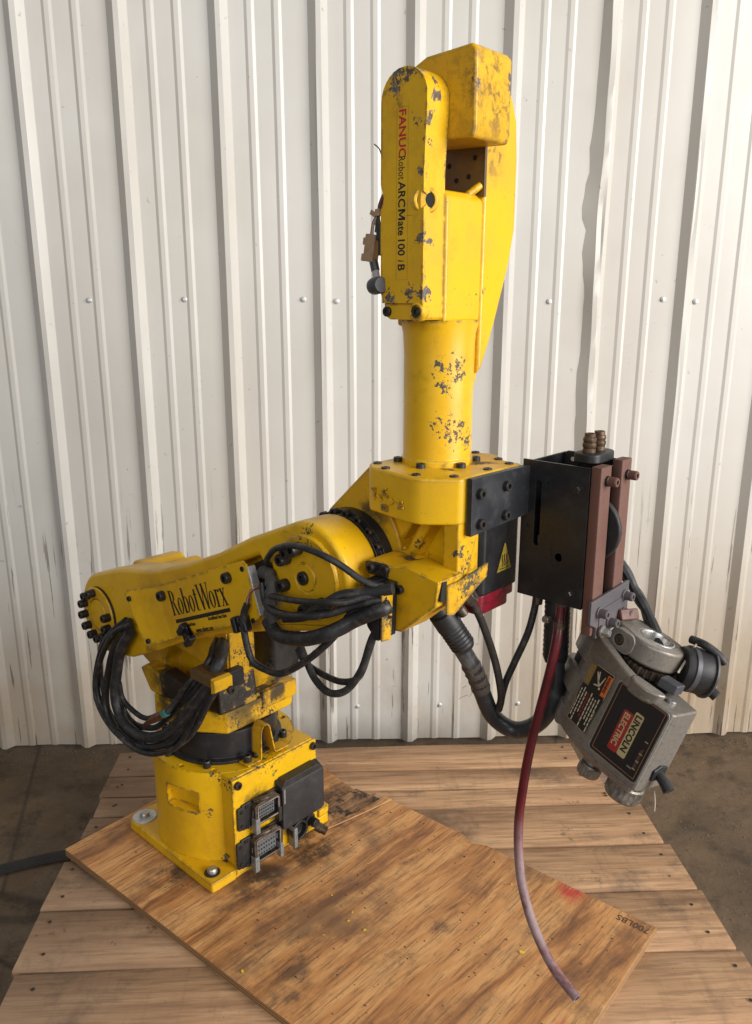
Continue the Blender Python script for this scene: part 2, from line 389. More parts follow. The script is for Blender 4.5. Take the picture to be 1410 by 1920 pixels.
# ------------------------------------------------------------------ wall
def wall_mat():
    a = N('white_painted_steel', .34)
    x, y, z = a.sep()
    # scuffs, drips and rust low down, plus a painted floor reflection
    low = a.step(z, .62, .05)
    st = a.noise(1, 5, .6, v=a.map((75, 20, 3.0), (3.1, 0, .7)))
    drip = a.math('MULTIPLY', a.step(st, .615, .64), a.step(z, .80, .45))
    smear = a.math('MULTIPLY', a.step(a.noise(3.2, 6, .65, v=a.map((1.5, 1, .8), (7, 2, 1))), .42, .68), a.math('MULTIPLY', low, .42))
    left = a.step(x, -.45, -.75)
    brn = a.math('MULTIPLY', a.math('MULTIPLY', left, a.step(z, .52, .15)), a.step(a.noise(4, 5, .6), .3, .6, .25, .55))
    spots = a.step(a.noise(52, 3, .55), .70, .73)
    c = a.mix(a.step(a.noise(2.2, 5, .6), .3, .7), (.53, .515, .48), (.49, .47, .43))
    c = a.mix(smear, c, (.30, .22, .14))
    floor_reflection = a.math('MULTIPLY', a.math('MULTIPLY', a.step(x, .05, .75), a.step(z, .85, .1)), a.step(a.noise(2.6, 6, .65, v=a.map((1.6, 1, .7), (1, 5, 2))), .22, .62, .45, 1.0))  # brown floor mirrored in the lower right wall, painted as colour
    c = a.mix(a.math('MULTIPLY', floor_reflection, .72), c, (.27, .17, .075))
    c = a.mix(a.step(a.noise(1.4, 4, .6, v=a.map((1.2, 1, .5), (4, 1, 6))), .42, .68, 0, .28), c, (.40, .35, .28)); c = a.mix(brn, c, (.33, .225, .12)); c = a.mix(a.math('MULTIPLY', drip, .75), c, (.10, .075, .055))
    c = a.mix(a.math('MULTIPLY', spots, .45), c, (.2, .17, .14))
    a.color(c); a.rough(a.step(a.noise(6, 5), .3, .7, .27, .42))
    a.bump(a.noise(5, 3, .5), .10, .01); return a.m
M_WALL = wall_mat()
PITCH, X0 = .2137, -.130
def wall_profile(u):
    """height of the sheet at distance u (0..PITCH) right of a major rib's crest edge"""
    P = [(0, .017), (.011, .0165), (.013, .0145), (.026, .0), (.060, 0), (.0665, .0026), (.076, .0026), (.0825, 0), (.118, 0), (.1245, .0026), (.134, .0026), (.1405, 0), (PITCH - .018, 0), (PITCH - .0165, .001), (PITCH - .002, .0155), (PITCH, .017)]
    return P
wall = thing('metal_wall', 'white ribbed sheet metal wall behind the yellow machine', 'wall', (0, 0, 0), WALL)
def panel(k0, k1):
    b = B(); xs = []
    for k in range(k0, k1):
        for u, h in wall_profile(0): xs.append((X0 + k * PITCH + u, h, k, u))
    xs.append((X0 + k1 * PITCH, .017, k1, 0)); xs.append((X0 + k1 * PITCH + .0115, .0172, k1, .0115))
    clean = [xs[0]]
    for q in xs[1:]:
        if q[0] - clean[-1][0] > 1e-5: clean.append(q)
    zs = [.012 + 2.6 * i / 104 for i in range(105)]
    lap = .0009 if k0 % 2 else 0
    vs = []
    for z in zs:
        for x, h, k, u in clean:
            dx = dh = 0
            q = x - (X0 + 3 * PITCH)
            if -.03 < q < .028:   # the bent rib
                a = math.exp(-((z - 1.34) / .15) ** 2) + .35 * math.exp(-((z - .95) / .12) ** 2)
                if q < -.009: dx = -a * (.016 + .005 * math.sin(z * 47) + .003 * math.sin(z * 90)) - .002 * math.sin(z * 9)
                elif q < .0125: dx = -.004 * a + .0016 * math.sin(z * 9 + .6) + .0008 * math.sin(z * 31); dh = -.004 * a + .0012 * math.sin(z * 23)
                else: dx = .0012 * math.sin(z * 9 + .6)
            dx += .0012 * math.sin(z * 2.1 + k); dh += .0008 * math.sin(z * 5 + x * 9) + .0006 * math.sin(z * 13 + k * 2)
            if z < .1: dh += .002 * math.sin(x * 31) * (1 - z / .1)
            vs.append((x + dx, -h - dh - lap, z))
    m = len(clean)
    fs = [(i * m + j, i * m + j + 1, (i + 1) * m + j + 1, (i + 1) * m + j) for i in range(len(zs) - 1) for j in range(m - 1)]
    n = len(vs); vs2 = [(x, y + .001, z) for x, y, z in vs]
    b.add(vs + vs2, fs + [tuple(q + n for q in f[::-1]) for f in fs])
    me = b.mesh('panel', ang=16); o = bpy.data.objects.new('panel', me); COL.objects.link(o); o.parent = wall; me.materials.append(M_WALL)
    BASE[o.name] = Vector((0, 0, 0))
for k in (-12, -8, -4, 0, 4, 8): panel(k, k + 4)
def wscrew():
    b = B().lathe([(1.5, 0), (1.5, .12), (1.2, .3)], (0, 0, 0), (0, 0, 1), 18); b.lathe([(.8, .3), (.8, .85), (.66, 1)], (0, 0, 0), (0, 0, 1), 6); return b
for sx, dz in [(-.662, 0), (-.444, .002), (-.169, .002), (-.092, -.002), (.408, -.003), (.679, .002), (.758, -.003), (-.9, 0), (-1.02, -.003), (-1.3, .002), (.95, 0)]:
    inst('screw', 'wscrew', wscrew, M_ZINC, wall, frame((sx, -.0015, 1.156 + dz), (0, -1, 0)) @ Matrix.Diagonal((.0042, .0042, .005, 1)))
for sx in (-.46, -.05, .17, .38, .6): inst('screw', 'wscrew', wscrew, M_ZINC, wall, frame((sx, -.0015, .11), (0, -1, 0)) @ Matrix.Diagonal((.0042, .0042, .005, 1)))

# ------------------------------------------------------------------ floor
def floor_mat():
    a = N('dirty_concrete', .72)
    c = a.ramp(a.noise(2.6, 8, .68, dist=.4), [(.3, (.060, .040, .023)), (.5, (.115, .075, .042)), (.7, (.18, .12, .07))])
    c = a.mix(a.math('MULTIPLY', a.step(a.noise(13, 8, .75), .47, .66), .65), c, (.028, .019, .012))
    c = a.mix(a.step(a.noise(140, 3, .6), .68, .74), c, (.30, .25, .2))
    cr = a.n('ShaderNodeTexVoronoi', feature='DISTANCE_TO_EDGE'); a.ln(a.map((1, 1, 1), (.3, .1, 0)), cr.inputs['Vector']); cr.inputs['Scale'].default_value = 1.1
    c = a.mix(a.step(cr.outputs['Distance'], .006, .001, 0, .6), c, (.03, .02, .015))
    a.color(c); a.rough(a.step(a.noise(9, 5), .3, .7, .45, .85)); a.bump(a.noise(60, 6, .7), .5, .004); return a.m
g = B(); n = 40; 
g.add([(-4 + 8 * i / n, -4 + 8 * j / n, 0) for j in range(n + 1) for i in range(n + 1)], [(j * (n + 1) + i, j * (n + 1) + i + 1, (j + 1) * (n + 1) + i + 1, (j + 1) * (n + 1) + i) for j in range(n) for i in range(n)])
solo('floor', g, floor_mat(), 'brown stained concrete floor around the pallet', None, M=ID, kind='structure')
# grit swept against the foot of the wall
g = B()
for i in range(1500):
    x = rnd.uniform(-1.3, 1.3); y = 1.935 + .036 * x - abs(rnd.gauss(0, .03)) ; r = rnd.uniform(.001, .0035)
    if i > 500:
        x = rnd.choice((-1, 1)) * rnd.uniform(.56, 1.15); y = rnd.uniform(1.0, 1.93); r = rnd.uniform(.0006, .0026)
    g.add([(x + r, y, 0), (x, y + r, 0), (x - r, y, 0), (x, y - r, 0), (x, y, r * 1.2)], [(0, 1, 4), (1, 2, 4), (2, 3, 4), (3, 0, 4)])
solo('grit', g, plain('grit_grey', (.12, .09, .065), .9), 'grit lying on the floor and along the foot of the wall', None, M=ID, kind='stuff')

# ------------------------------------------------------------------ pallet
def plank_mat(name, c1, c2, c3, worn):
    a = N(name, .7)
    oi = a.n('ShaderNodeObjectInfo')
    ad = a.n('ShaderNodeVectorMath', operation='MULTIPLY_ADD'); a.ln(a.co, ad.inputs[0]); ad.inputs[1].default_value = (1, 1, 1)
    cmb = a.n('ShaderNodeCombineXYZ'); a.ln(a.math('MULTIPLY', oi.outputs['Random'], 9.0), cmb.inputs[0]); a.ln(a.math('MULTIPLY', oi.outputs['Random'], 31.0), cmb.inputs[1])
    a.ln(cmb.outputs[0], ad.inputs[2]); v = ad.outputs[0]
    mp = a.n('ShaderNodeMapping'); a.ln(v, mp.inputs[0]); mp.inputs['Scale'].default_value = (2.2, 34, 34); gr = a.noise(1, 6, .6, v=mp.outputs[0], dist=1.2)
    mp2 = a.n('ShaderNodeMapping'); a.ln(v, mp2.inputs[0]); mp2.inputs['Scale'].default_value = (9, 120, 120); fg = a.noise(1, 4, .6, v=mp2.outputs[0])
    bl = a.noise(5, 6, .7, v=v)
    c = a.ramp(gr, [(.3, c1), (.52, c2), (.72, c3)])
    xs = a.sep()[0]
    grey = a.math('MULTIPLY', a.step(a.math('ADD', xs, a.math('MULTIPLY', bl, .5)), .1, -.25), .72)
    c = a.mix(grey, c, tuple(.40 * (q + .08) for q in c2))
    c = a.mix(a.step(fg, .47, .64, 0, .55), c, tuple(x * .45 for x in c2))
    # saw marks across the grain
    mp3 = a.n('ShaderNodeMapping'); a.ln(v, mp3.inputs[0]); mp3.inputs['Scale'].default_value = (95, 4, 4); sm = a.noise(1, 2, .5, v=mp3.outputs[0])
    c = a.mix(a.step(sm, .55, .75, 0, .22), c, tuple(x * .5 for x in c2))
    c = a.mix(a.step(bl, .50, .68, 0, worn), c, (.055, .042, .035))
    bl2 = a.noise(11, 7, .75, v=v)
    c = a.mix(a.step(bl2, .60, .69, 0, .75), c, (.03, .024, .02))
    mp4 = a.n('ShaderNodeMapping'); a.ln(v, mp4.inputs[0]); mp4.inputs['Scale'].default_value = (3.5, 160, 10); ck = a.noise(1, 4, .6, v=mp4.outputs[0])
    c = a.mix(a.step(ck, .70, .745, 0, .8), c, (.03, .02, .014))
    c = a.mix(a.step(a.noise(130, 4, .7, v=v), .66, .73, 0, .6), c, (.04, .028, .02))
    a.color(c); a.rough(a.step(bl, .3, .7, .58, .85))
    a.bump(a.math('ADD', a.math('MULTIPLY', gr, .6), a.math('MULTIPLY', fg, .5)), .5, .003); return a.m
M_PLK = plank_mat('pallet_plank', (.27, .145, .072), (.42, .245, .128), (.54, .34, .19), .6)
M_PLKG = plank_mat('grey_plank', (.22, .14, .098), (.30, .20, .145), (.38, .27, .20), .5)
PAL = Matrix.Translation((0, 0, 0)) @ Matrix.Rotation(math.atan(.043), 4, 'Z')
pal = thing('wooden_pallet', 'wide wooden pallet of rough planks under the plywood sheet', 'pallet', (0, 0, 0), PAL)
edges = [1.742, 1.635, 1.556, 1.489, 1.355, 1.222, 1.085, .945, .808, .67, .535]
lx = [-.535, -.535, -.525, -.53, -.54, -.535, -.530, -.528, -.53, -.53]; rx_ = [.548, .572, .598, .632, .640, .646, .654, .656, .66, .66]
zt = [.1145, .1152, .1148, .1155, .115, .1165, .1155, .1065, .1075, .107]
NAILS = []
for i in range(10):
    y1, y0 = edges[i] - .0022, edges[i + 1] + .0022
    b = B(); nn = 16; prof = []
    X0p, X1p = lx[i], rx_[i]
    tilt = rnd.uniform(-.0012, .0012)
    vs = []
    for k in range(nn + 1):
        t = k / nn; x = X0p + (X1p - X0p) * t
        e0 = y0 + .0018 * math.sin(t * 9 + i * 3) + rnd.uniform(-.0006, .0006); e1 = y1 + .0018 * math.sin(t * 11 + i * 2) + rnd.uniform(-.0006, .0006)
        z = zt[i] + .0012 * math.sin(t * 4 + i)
        xe = x + (rnd.uniform(-.003, .003) if k in (0, nn) else 0)
        vs += [(xe, e0, z - .021), (xe, e0, z - .002 - tilt), (xe, e0 + .0025, z - tilt), (xe, e1 - .0025, z + tilt), (xe, e1, z - .002 + tilt), (xe, e1, z - .021)]
    fs = [(k * 6 + j, k * 6 + (j + 1) % 6, k * 6 + 6 + (j + 1) % 6, k * 6 + 6 + j) for k in range(nn) for j in range(6)]
    fs += [tuple(range(6))[::-1], tuple(nn * 6 + j for j in range(6))]
    b.add(vs, fs)
    o = obj('plank', b, M_PLK, pal, 0, ang=40)
    for xx in (X0p + .03, X1p - .035):
        for yy in (y0 + .03, y1 - .03): NAILS.append((xx + rnd.uniform(-.01, .01), yy + rnd.uniform(-.006, .006), zt[i] + .0012))
for xx in (-.50, .05, .60):
    obj('stringer', B().box(xx - .02, xx + .02, .55, 1.72, .004, .0845), M_PLKG, pal, .002)
def nailh(): return B().lathe([(1, 0), (1, .6), (.7, 1)], (0, 0, 0), (0, 0, 1), 10)
for p in NAILS: inst('nail', 'nail', nailh, M_GREASE, pal, Matrix.Translation(p) @ Matrix.Diagonal((.0032, .0032, .0006, 1)))

# ------------------------------------------------------------------ plywood
def ply_mat():
    a = N('plywood_face', .62)
    # veneer figure: long streaks along local y, cathedral arches where the warp is strong
    wv = a.noise(2.4, 4, .55, v=a.map((1.0, .55, 1), (1.7, .4, 0)))
    mp = a.n('ShaderNodeMapping'); mp.inputs['Scale'].default_value = (1, 1, 1)
    cmb = a.n('ShaderNodeCombineXYZ'); x, y, z = a.sep()
    a.ln(a.math('ADD', x, a.math('MULTIPLY', wv, .16)), cmb.inputs[0]); a.ln(a.math('MULTIPLY', y, .09), cmb.inputs[1])
    gr = a.noise(27, 8, .64, v=cmb.outputs[0], dist=.5)
    fine = a.noise(1, 5, .65, v=a.map((230, 14, 9)))
    c = a.ramp(gr, [(.24, (.105, .038, .014)), (.37, (.27, .11, .036)), (.48, (.48, .22, .072)), (.60, (.60, .32, .12)), (.8, (.24, .105, .042))])
    c = a.mix(a.step(fine, .47, .66, 0, .62), c, (.11, .048, .022))
    ck = a.noise(1, 3, .55, v=a.map((150, 2.2, 1), (2, 0, 0))); c = a.mix(a.step(ck, .735, .76, 0, .7), c, (.05, .025, .014))
    scr = a.noise(1, 3, .5, v=a.map((5, 170, 1), (0, 3, 0), (0, 0, R(38)))); c = a.mix(a.step(scr, .735, .76, 0, .45), c, (.55, .36, .2))
    c = a.mix(a.step(a.noise(4.5, 7, .72), .46, .66, 0, .68), c, (.10, .052, .030))
    c = a.mix(a.step(a.noise(9, 8, .75, v=a.map((1, .5, 1), (3, 3, 0))), .54, .68, 0, .72), c, (.045, .030, .024))
    # footprints of grease round the machine, peeled strip of veneer at the far edge, red paint spots
    gm = a.math('MULTIPLY', a.blob([(.17, .06, 0, .10), (.13, .16, 0, .08), (.10, .2, 0, .09), (.17, -.06, 0, .07), (.04, -.17, 0, .05), (.16, .22, 0, .05)]), a.step(a.noise(17, 7, .75), .38, .58))
    c = a.mix(a.math('MULTIPLY', gm, .85), c, (.022, .015, .012))
    sp = a.step(a.noise(75, 4, .65), .685, .72); c = a.mix(a.math('MULTIPLY', sp, .8), c, (.03, .02, .014))
    rd = a.math('MULTIPLY', a.blob([(.607, .298, 0, .034), (.75, .03, 0, .03), (.612, .303, 0, .02)]), a.step(a.noise(50, 5, .7), .3, .5))
    c = a.mix(a.math('MULTIPLY', rd, .8), c, (.42, .012, .022))
    nz = a.n('ShaderNodeNewGeometry'); sx = a.n('ShaderNodeSeparateXYZ'); tr = a.n('ShaderNodeVectorTransform', vector_type='NORMAL', convert_from='WORLD', convert_to='OBJECT')
    a.ln(nz.outputs['Normal'], tr.inputs[0]); a.ln(tr.outputs[0], sx.inputs[0])
    side = a.step(sx.outputs[2], .7, .4)   # the cut edge shows its plies
    lay = a.n('ShaderNodeTexWave', wave_type='BANDS', bands_direction='Z'); a.ln(a.co, lay.inputs[0]); lay.inputs['Scale'].default_value = 62; lay.inputs['Distortion'].default_value = .6
    ed = a.mix(a.step(lay.outputs['Fac'], .35, .65), (.14, .07, .03), (.34, .20, .09))
    a.color(a.mix(side, c, ed)); a.rough(a.step(gr, .3, .7, .5, .68)); a.bump(a.math('ADD', a.math('MULTIPLY', gr, .4), a.math('MULTIPLY', fine, .5)), .4, .0018); return a.m
M_PLY = ply_mat()
ply = thing('plywood_sheet', 'stained plywood sheet bolted under the machine on the pallet', 'plywood')
pe = [(-.17, -.263), (.785, -.204), (.757, .32)]
far = [(.757, .32), (.72, .3175), (.6, .3095), (.5, .304), (.43, .3005), (.412, .297), (.404, .287), (.39, .291), (.372, .296), (.3, .292), (.23, .287), (.186, .285), (.182, .268), (.10, .258), (.06, .262), (.0, .272), (-.20, .2675)]
poly = [(-.17, -.263), (.1, -.2465), (.4, -.228), (.785, -.204)] + far
obj('panel', B().prism(poly, 'z', -.0145, -.0002), M_PLY, ply, .0008)
def rough_mat():
    a = N('torn_veneer', .8); v = a.map((8, 60, 60), (0, 0, 0), (0, 0, R(8)))
    c = a.ramp(a.noise(1, 6, .7, v=a.map((60, 10, 10))), [(.35, (.05, .03, .02)), (.5, (.21, .11, .05)), (.7, (.36, .21, .1))])
    c = a.mix(a.step(a.noise(30, 6, .7), .5, .6), c, (.028, .02, .015)); a.color(c); a.bump(a.noise(1, 5, .7, v=a.map((90, 18, 18))), .8, .004); return a.m
# torn strip lying proud of the bare ply beside the base
obj('torn_strip', B().prism([(.145, .11), (.158, .112), (.176, .20), (.19, .283), (.172, .282), (.165, .2)], 'z', .0001, .0034), M_PLY, ply, .001)
obj('bare_patch', B().prism([(.10, .175), (.13, .16), (.158, .17), (.17, .23), (.176, .272), (.14, .266), (.105, .262)], 'z', -.0005, .0006), rough_mat(), ply)
obj('splinter', B().prism([(.395, .283), (.43, .305), (.436, .312), (.40, .289)], 'z', .0, .004), plain('raw_wood', (.36, .24, .13), .7), ply)
def along(a): return Vector((math.cos(R(a)), math.sin(R(a)), 0))
M_PEN = plain('pencil_mark', (.06, .035, .025), .6, .2)
text(ply, '700LBS', (.752, .308, .0002), along(183.5 - 90 + 90), along(273.5), .019, M_PEN, 'handwriting', sx=1.0)

# paint flakes on the plywood
def flake(s):
    s *= .75; b = B(); n = 7; vs = []
    for k in range(n):
        t = 2 * math.pi * k / n; r = s * rnd.uniform(.4, 1.1); vs.append((r * math.cos(t), r * .8 * math.sin(t), rnd.uniform(0.0003, s * .5)))
    vs2 = [(x, y, z + .0005) for x, y, z in vs]
    return b.add(vs + vs2, [tuple(range(n))[::-1], tuple(range(n, 2 * n))] + [(i, (i + 1) % n, n + (i + 1) % n, n + i) for i in range(n)])
fl = [((.62, .118), .0085, 'largest yellow paint flake, under the end of the red hose'), ((.317, -.214), .005, 'yellow paint flake near the front left edge of the plywood'),
      ((.338, .20), .006, 'yellow paint flake near the torn far edge of the plywood'), ((.40, -.02), .0055, 'yellow paint flake, rightmost of a few in the middle of the plywood'),
      ((.365, -.025), .0045, 'yellow paint flake beside another in the middle of the plywood'), ((.355, -.005), .0035, 'small yellow flake, farthest of the group mid plywood'),
      ((.30, .0), .003, 'tiny yellow flake close to the connector side of the base'), ((.357, -.075), .004, 'yellow flake in front of the middle group on the plywood'),
      ((.52, .24), .003, 'tiny yellow flake by the red paint spot'), ((.55, .10), .003, 'tiny yellow flake left of the hanging red hose')]
for (x, y), s, lab in fl:
    b = flake(s)
    o = solo('paint_flake', b, M_FLAKE, lab, 'paint flake', (0, 0, 0), FR @ Matrix.Translation((x, y, .0003)) @ Matrix.Rotation(rnd.random() * 6, 4, 'Z'), 'yellow paint flakes on the plywood')
g = B()
for i in range(260):
    x, y = rnd.uniform(-.1, .72), rnd.uniform(-.2, .28); r = rnd.uniform(.0006, .0022)
    if x < .15 and abs(y) < .15: continue
    a0 = rnd.random() * 6
    g.add([(x + r * math.cos(a0 + k * 2.1) * (1 + k % 2), y + r * math.sin(a0 + k * 2.1), 0) for k in range(3)] + [(x, y, r * .8)], [(0, 1, 3), (1, 2, 3), (2, 0, 3)])
solo('debris', g, plain('wood_crumbs', (.05, .03, .02), .9, .6), 'dark crumbs scattered over the plywood', None, kind='stuff')
# strap on the floor
solo('strap', B().tube([(-1.25, 1.27, .004), (-.95, 1.375, .006), (-.79, 1.441, .004), (-.70, 1.478, .010), (-.62, 1.50, .012), (-.55, 1.52, .006)], .017, 8, 6, lambda t: 1), M_PLA, 'flat black strap running from under the pallet over the floor', 'strap', M=ID)
st = bpy.data.objects['strap']
for v in st.data.vertices: v.co.z = .002 + (v.co.z + .012) * .14

# ------------------------------------------------------------------ robot
rob = thing('robot_arm', 'worn yellow industrial robot arm folded upright on the plywood', 'robot arm')
# base casting
bp = [(-.13, -.144), (.139, -.144), (.142, -.141), (.142, -.092), (.139, -.088), (.139, .112), (.142, .118), (.142, .141), (.139, .144), (-.13, .144), (-.144, .13), (-.144, -.13)]
o = obj('base_plate', B().prism(bp, 'z', .0006, .021), M_YEL, rob, .0025)
cbody = B().lathe([(.138, .019), (.1365, .06), (.1365, .203)], (0, 0, 0), (0, 0, 1), 72)
base = obj('base_casting', cbody, M_YEL, rob, .0022)
hb = B()
for k in range(12):
    t = R(15 + 30 * k); hb.cyl((.1255 * math.cos(t), .1255 * math.sin(t), .170), (0, 0, 1), .0062, .05, 14)
a1 = R(-73); Mp = Matrix.Rotation(a1, 4, 'Z')
hb.prism([(.118, .122), (.17, .112), (.17, .172), (.122, .160)], 'y', -.036, .036); hb.bm.verts.ensure_lookup_table(); [setattr(v, "co", Mp @ v.co) for v in list(hb.bm.verts)[-8:]]
hb.box(.124, .16, -.030, .025, .130, .170, Matrix.Rotation(R(-128), 4, 'Z'))
cut(base, hb)
for k in range(12):
    t = R(15 + 30 * k)
    obj('bolt_hole_shade', B().cyl((.1255 * math.cos(t), .1255 * math.sin(t), .192), (0, 0, 1), .0061, .003, 14), M_CREV, rob)  # black disc in each hole, in place of the shade down there
hs = B().box(.02, .1365, -.0865, .111, .0205, .2025)
obj('connector_housing', hs, M_YEL, rob, .003)
obj('flange_lip', B().lathe([(.1365, .1985), (.1388, .199), (.1388, .2045), (.134, .2055), (.108, .2055), (.108, .2)], (0, 0, 0), (0, 0, 1), 64), M_YEL, rob, .001) if False else None
cp = obj('connector_panel', B().prism(rrect(-.089, .113, .006, .201, .003), 'x', .1375, .1415), M_YEL, rob, .001)
for yy, zz in ((-.079, .190), (.103, .190), (.103, .018)): bolt(rob, (.1415, yy, zz), (1, 0, 0), .0075, .007)
for (xx, yy, wsh) in ((-.118, -.118, 1), (.116, -.124, 0), (.118, .128, 0), (-.118, .118, 1)):
    if wsh: obj('washer', B().lathe([(.0235, .0206), (.0235, .0228), (.0225, .0236)], (xx, yy, 0), (0, 0, 1), 28), M_ZINC, rob, 0)
    else: obj('washer', B().lathe([(.0145, .0207), (.0145, .0225), (.0125, .0228)], (xx, yy, 0), (0, 0, 1), 22), M_GREASE, rob, 0)
    inst('bolt', 'dome', lambda: B().lathe([(1, 0), (1, .55), (.8, .9), (.4, 1)], (0, 0, 0), (0, 0, 1), 16), M_STEEL, rob, Matrix.Translation((xx, yy, .0228)) @ Matrix.Diagonal((.0095, .0095, .009, 1)))
obj('mounting_ear', B().prism([(.06, .113), (.1417, .1185), (.1417, .142), (.136, .149), (.09, .151), (.06, .146)], 'z', .0212, .036), M_YEL, rob, .003)
# connectors on the panel
def rect_connector(yc, zc, w, h, tilt=0):
    Mx = Matrix.Translation((.1415, yc, zc))
    bx = lambda b, y0, y1, z0, z1, x0, x1: b.box(x0, x1, y0, y1, z0, z1, Mx)
    fl = B(); bx(fl, -w / 2 - .020, w / 2 + .012, -h / 2 - .004, h / 2 + .004, 0, .005)
    f = obj('connector_flange', fl, M_GREASE, rob, .0018)
    shell = B().prism([(y + yc, z + zc) for y, z in [(-w / 2, -h / 2 + .006), (-w / 2 + .006, -h / 2), (w / 2 - .006, -h / 2), (w / 2, -h / 2 + .006), (w / 2, h / 2 - .006), (w / 2 - .006, h / 2), (-w / 2 + .006, h / 2), (-w / 2, h / 2 - .006)]], 'x', .1465, .159)
    sh = obj('connector_shell', shell, M_BRN, rob, .001)
    cut(sh, B().prism([(y + yc, z + zc) for y, z in rrect(-w / 2 + .005, w / 2 - .005, -h / 2 + .004, h / 2 - .004, .004, 3)], 'x', .1485, .18))
    rim = obj('shell_rim', B().prism([(y + yc, z + zc) for y, z in rrect(-w / 2 + .0045, w / 2 - .0045, -h / 2 + .0035, h / 2 - .0035, .004, 3)], 'x', .1588, .1606), M_STEEL, sh)
    cut(rim, B().prism([(y + yc, z + zc) for y, z in rrect(-w / 2 + .0068, w / 2 - .0068, -h / 2 + .0058, h / 2 - .0058, .003, 3)], 'x', .15, .18))
    obj('contact_block', B().prism([(y + yc, z + zc) for y, z in rrect(-w / 2 + .010, w / 2 - .011, -h / 2 + .008, h / 2 - .008, .003, 3)], 'x', .1480, .153), M_PIN, sh, .0006)
    pins = B()
    ny, nz_ = 7, 4
    for i in range(ny):
        for j in range(nz_):
            y = yc - w / 2 + .014 + (w - .03) * i / (ny - 1); z = zc - h / 2 + .012 + (h - .024) * j / (nz_ - 1)
            pins.box(.153, .1542, y - .0011, y + .0011, z - .0013, z + .0013)
    obj('contacts', pins, M_CREV, sh)
    for sy in (-1, 1):
        y = yc + sy * (w / 2 - .004)
        lv = B().box(.149, .1625, y - .004 - (.002 if sy < 0 else 0), y + .004, zc - h / 2 - .014, zc - h / 2 + .016); lv.box(.1505, .1525, y - .0045, y + .0045, zc - .004, zc + .008)
        obj('locking_lever', lv, M_LEV if sy < 0 or zc < .07 else M_GREASE, rob, .0012)
    for sy in (-1, 1):
        for sz in (-1, 1): bolt(rob, (.1465, yc + sy * (w / 2 + .006) - .004, zc + sz * (h / 2 - .001)), (1, 0, 0), .0034, .0035)
    sp = B().prism([(y + yc, z + zc) for y, z in rrect(-w / 2 - .030, -w / 2 - .012, -h / 2 - .001, h / 2 + .001, .003, 2)], 'x', .142, .147)
    obj('side_plate', sp, M_GREASE, rob, .0012)
    for sz in (-1, 1): bolt(rob, (.147, yc - w / 2 - .022, zc + sz * (h / 2 - .008)), (1, 0, 0), .0032, .003)
    obj('pivot_clip', B().tube([(.150, yc - w / 2 + .004, zc + h / 2 + .004), (.163, yc - .008, zc + h / 2 + .009), (.160, yc + w / 4, zc + h / 2 + .006)], .0042, 8, 4), M_BRN, rob)
rect_connector(-.024, .121, .060, .044)
rect_connector(-.026, .047, .066, .052)
cov = B().prism([(.007, .064), (.013, .060), (.106, .060), (.1105, .064), (.1105, .150), (.098, .162), (.016, .162), (.007, .150)], 'x', .1415, .163)
co_ = obj('connector_cover', cov, M_PLA, rob, .003)
cut(co_, B().cyl((.153, .1105, .115), (1, 0, 0), .012, .02, 20))
obj('cover_ramp', B().prism([(.172, .158), (.180, .150), (.180, .07), (.172, .064)], 'y', .016, .1045) if False else B().prism([(.1415, .160), (.163, .150), (.1645, .145), (.1645, .064), (.1415, .062)], 'y', .0062, .1114), M_PLA, rob, .0015)
fit = thing_off = None
obj('cover_clip', B().box(.1645, .166, .008, .0125, .118, .148), M_LEV, rob, .0006)
# round port and brass elbow low on the panel
rp = obj('round_port', B().cyl((.1415, .052, .036), (1, 0, 0), .0205, .018, 28), M_GREASE, rob, .0015)
cut(rp, B().cyl((.148, .052, .036), (1, 0, 0), .0155, .03, 24))
obj('locking_lever', B().box(.146, .164, .033, .0415, .008, .05), M_LEV, rob, .0012)
el = obj('air_fitting', B().cyl((.1415, .082, .042), (1, 0, 0), .0135, .016, 6).cyl((.1575, .082, .042), (1, 0, 0), .009, .016, 18), M_GREASE, rob, .0012)
el2 = obj('brass_nipple', B().cyl((.165, .088, .030), (.8, .35, -.3), .0095, .013, 20).cyl((.174, .0925, .0265), (.8, .35, -.3), .0085, .012, 20), M_BRASS, rob, .0008)
cut(el2, B().cyl((.178, .0945, .0245), (.8, .35, -.3), .0062, .02, 16))
# slewing ring
rg = obj('slewing_ring', B().lathe([(.112, .2035), (.112, .209), (.104, .2125), (.1035, .262)], (0, 0, 0), (0, 0, 1), 72), M_BLK, rob, .001)
for k in range(8):
    t = R(-52 + 45 * k); bolt(rob, (.108 * math.cos(t) * 1.085, .108 * math.sin(t) * 1.085, .2035), (0, 0, 1), .0072, .0135)
# bent sheet bracket over the base flange
def strip(path, w0, w1, t, axis):   # path of (a, z): sheet of thickness t bent along it
    P = [Vector((a, 0, z)) for a, z in path]; nrm = []
    for i in range(len(P)):
        d = (P[min(i + 1, len(P) - 1)] - P[max(i - 1, 0)]).normalized(); nrm.append(Vector((-d.z, 0, d.x)))
    top = [p + n * t for p, n in zip(P, nrm)]
    poly = [(p.x, p.z) for p in P] + [(p.x, p.z) for p in top[::-1]]
    return B().prism(poly, axis, w0, w1)
obj('hoop_bracket', strip([(-.046, .2065), (-.018, .2065), (-.013, .209), (-.0115, .262), (-.006, .2725), (.001, .2735), (.006, .268), (.0165, .214), (.021, .2085), (.055, .2085)], .107, .133, .0026, 'x'), M_YELD, rob, .0006)
bolt(rob, (.119, -.036, .2095), (0, 0, 1), .0078, .0135)
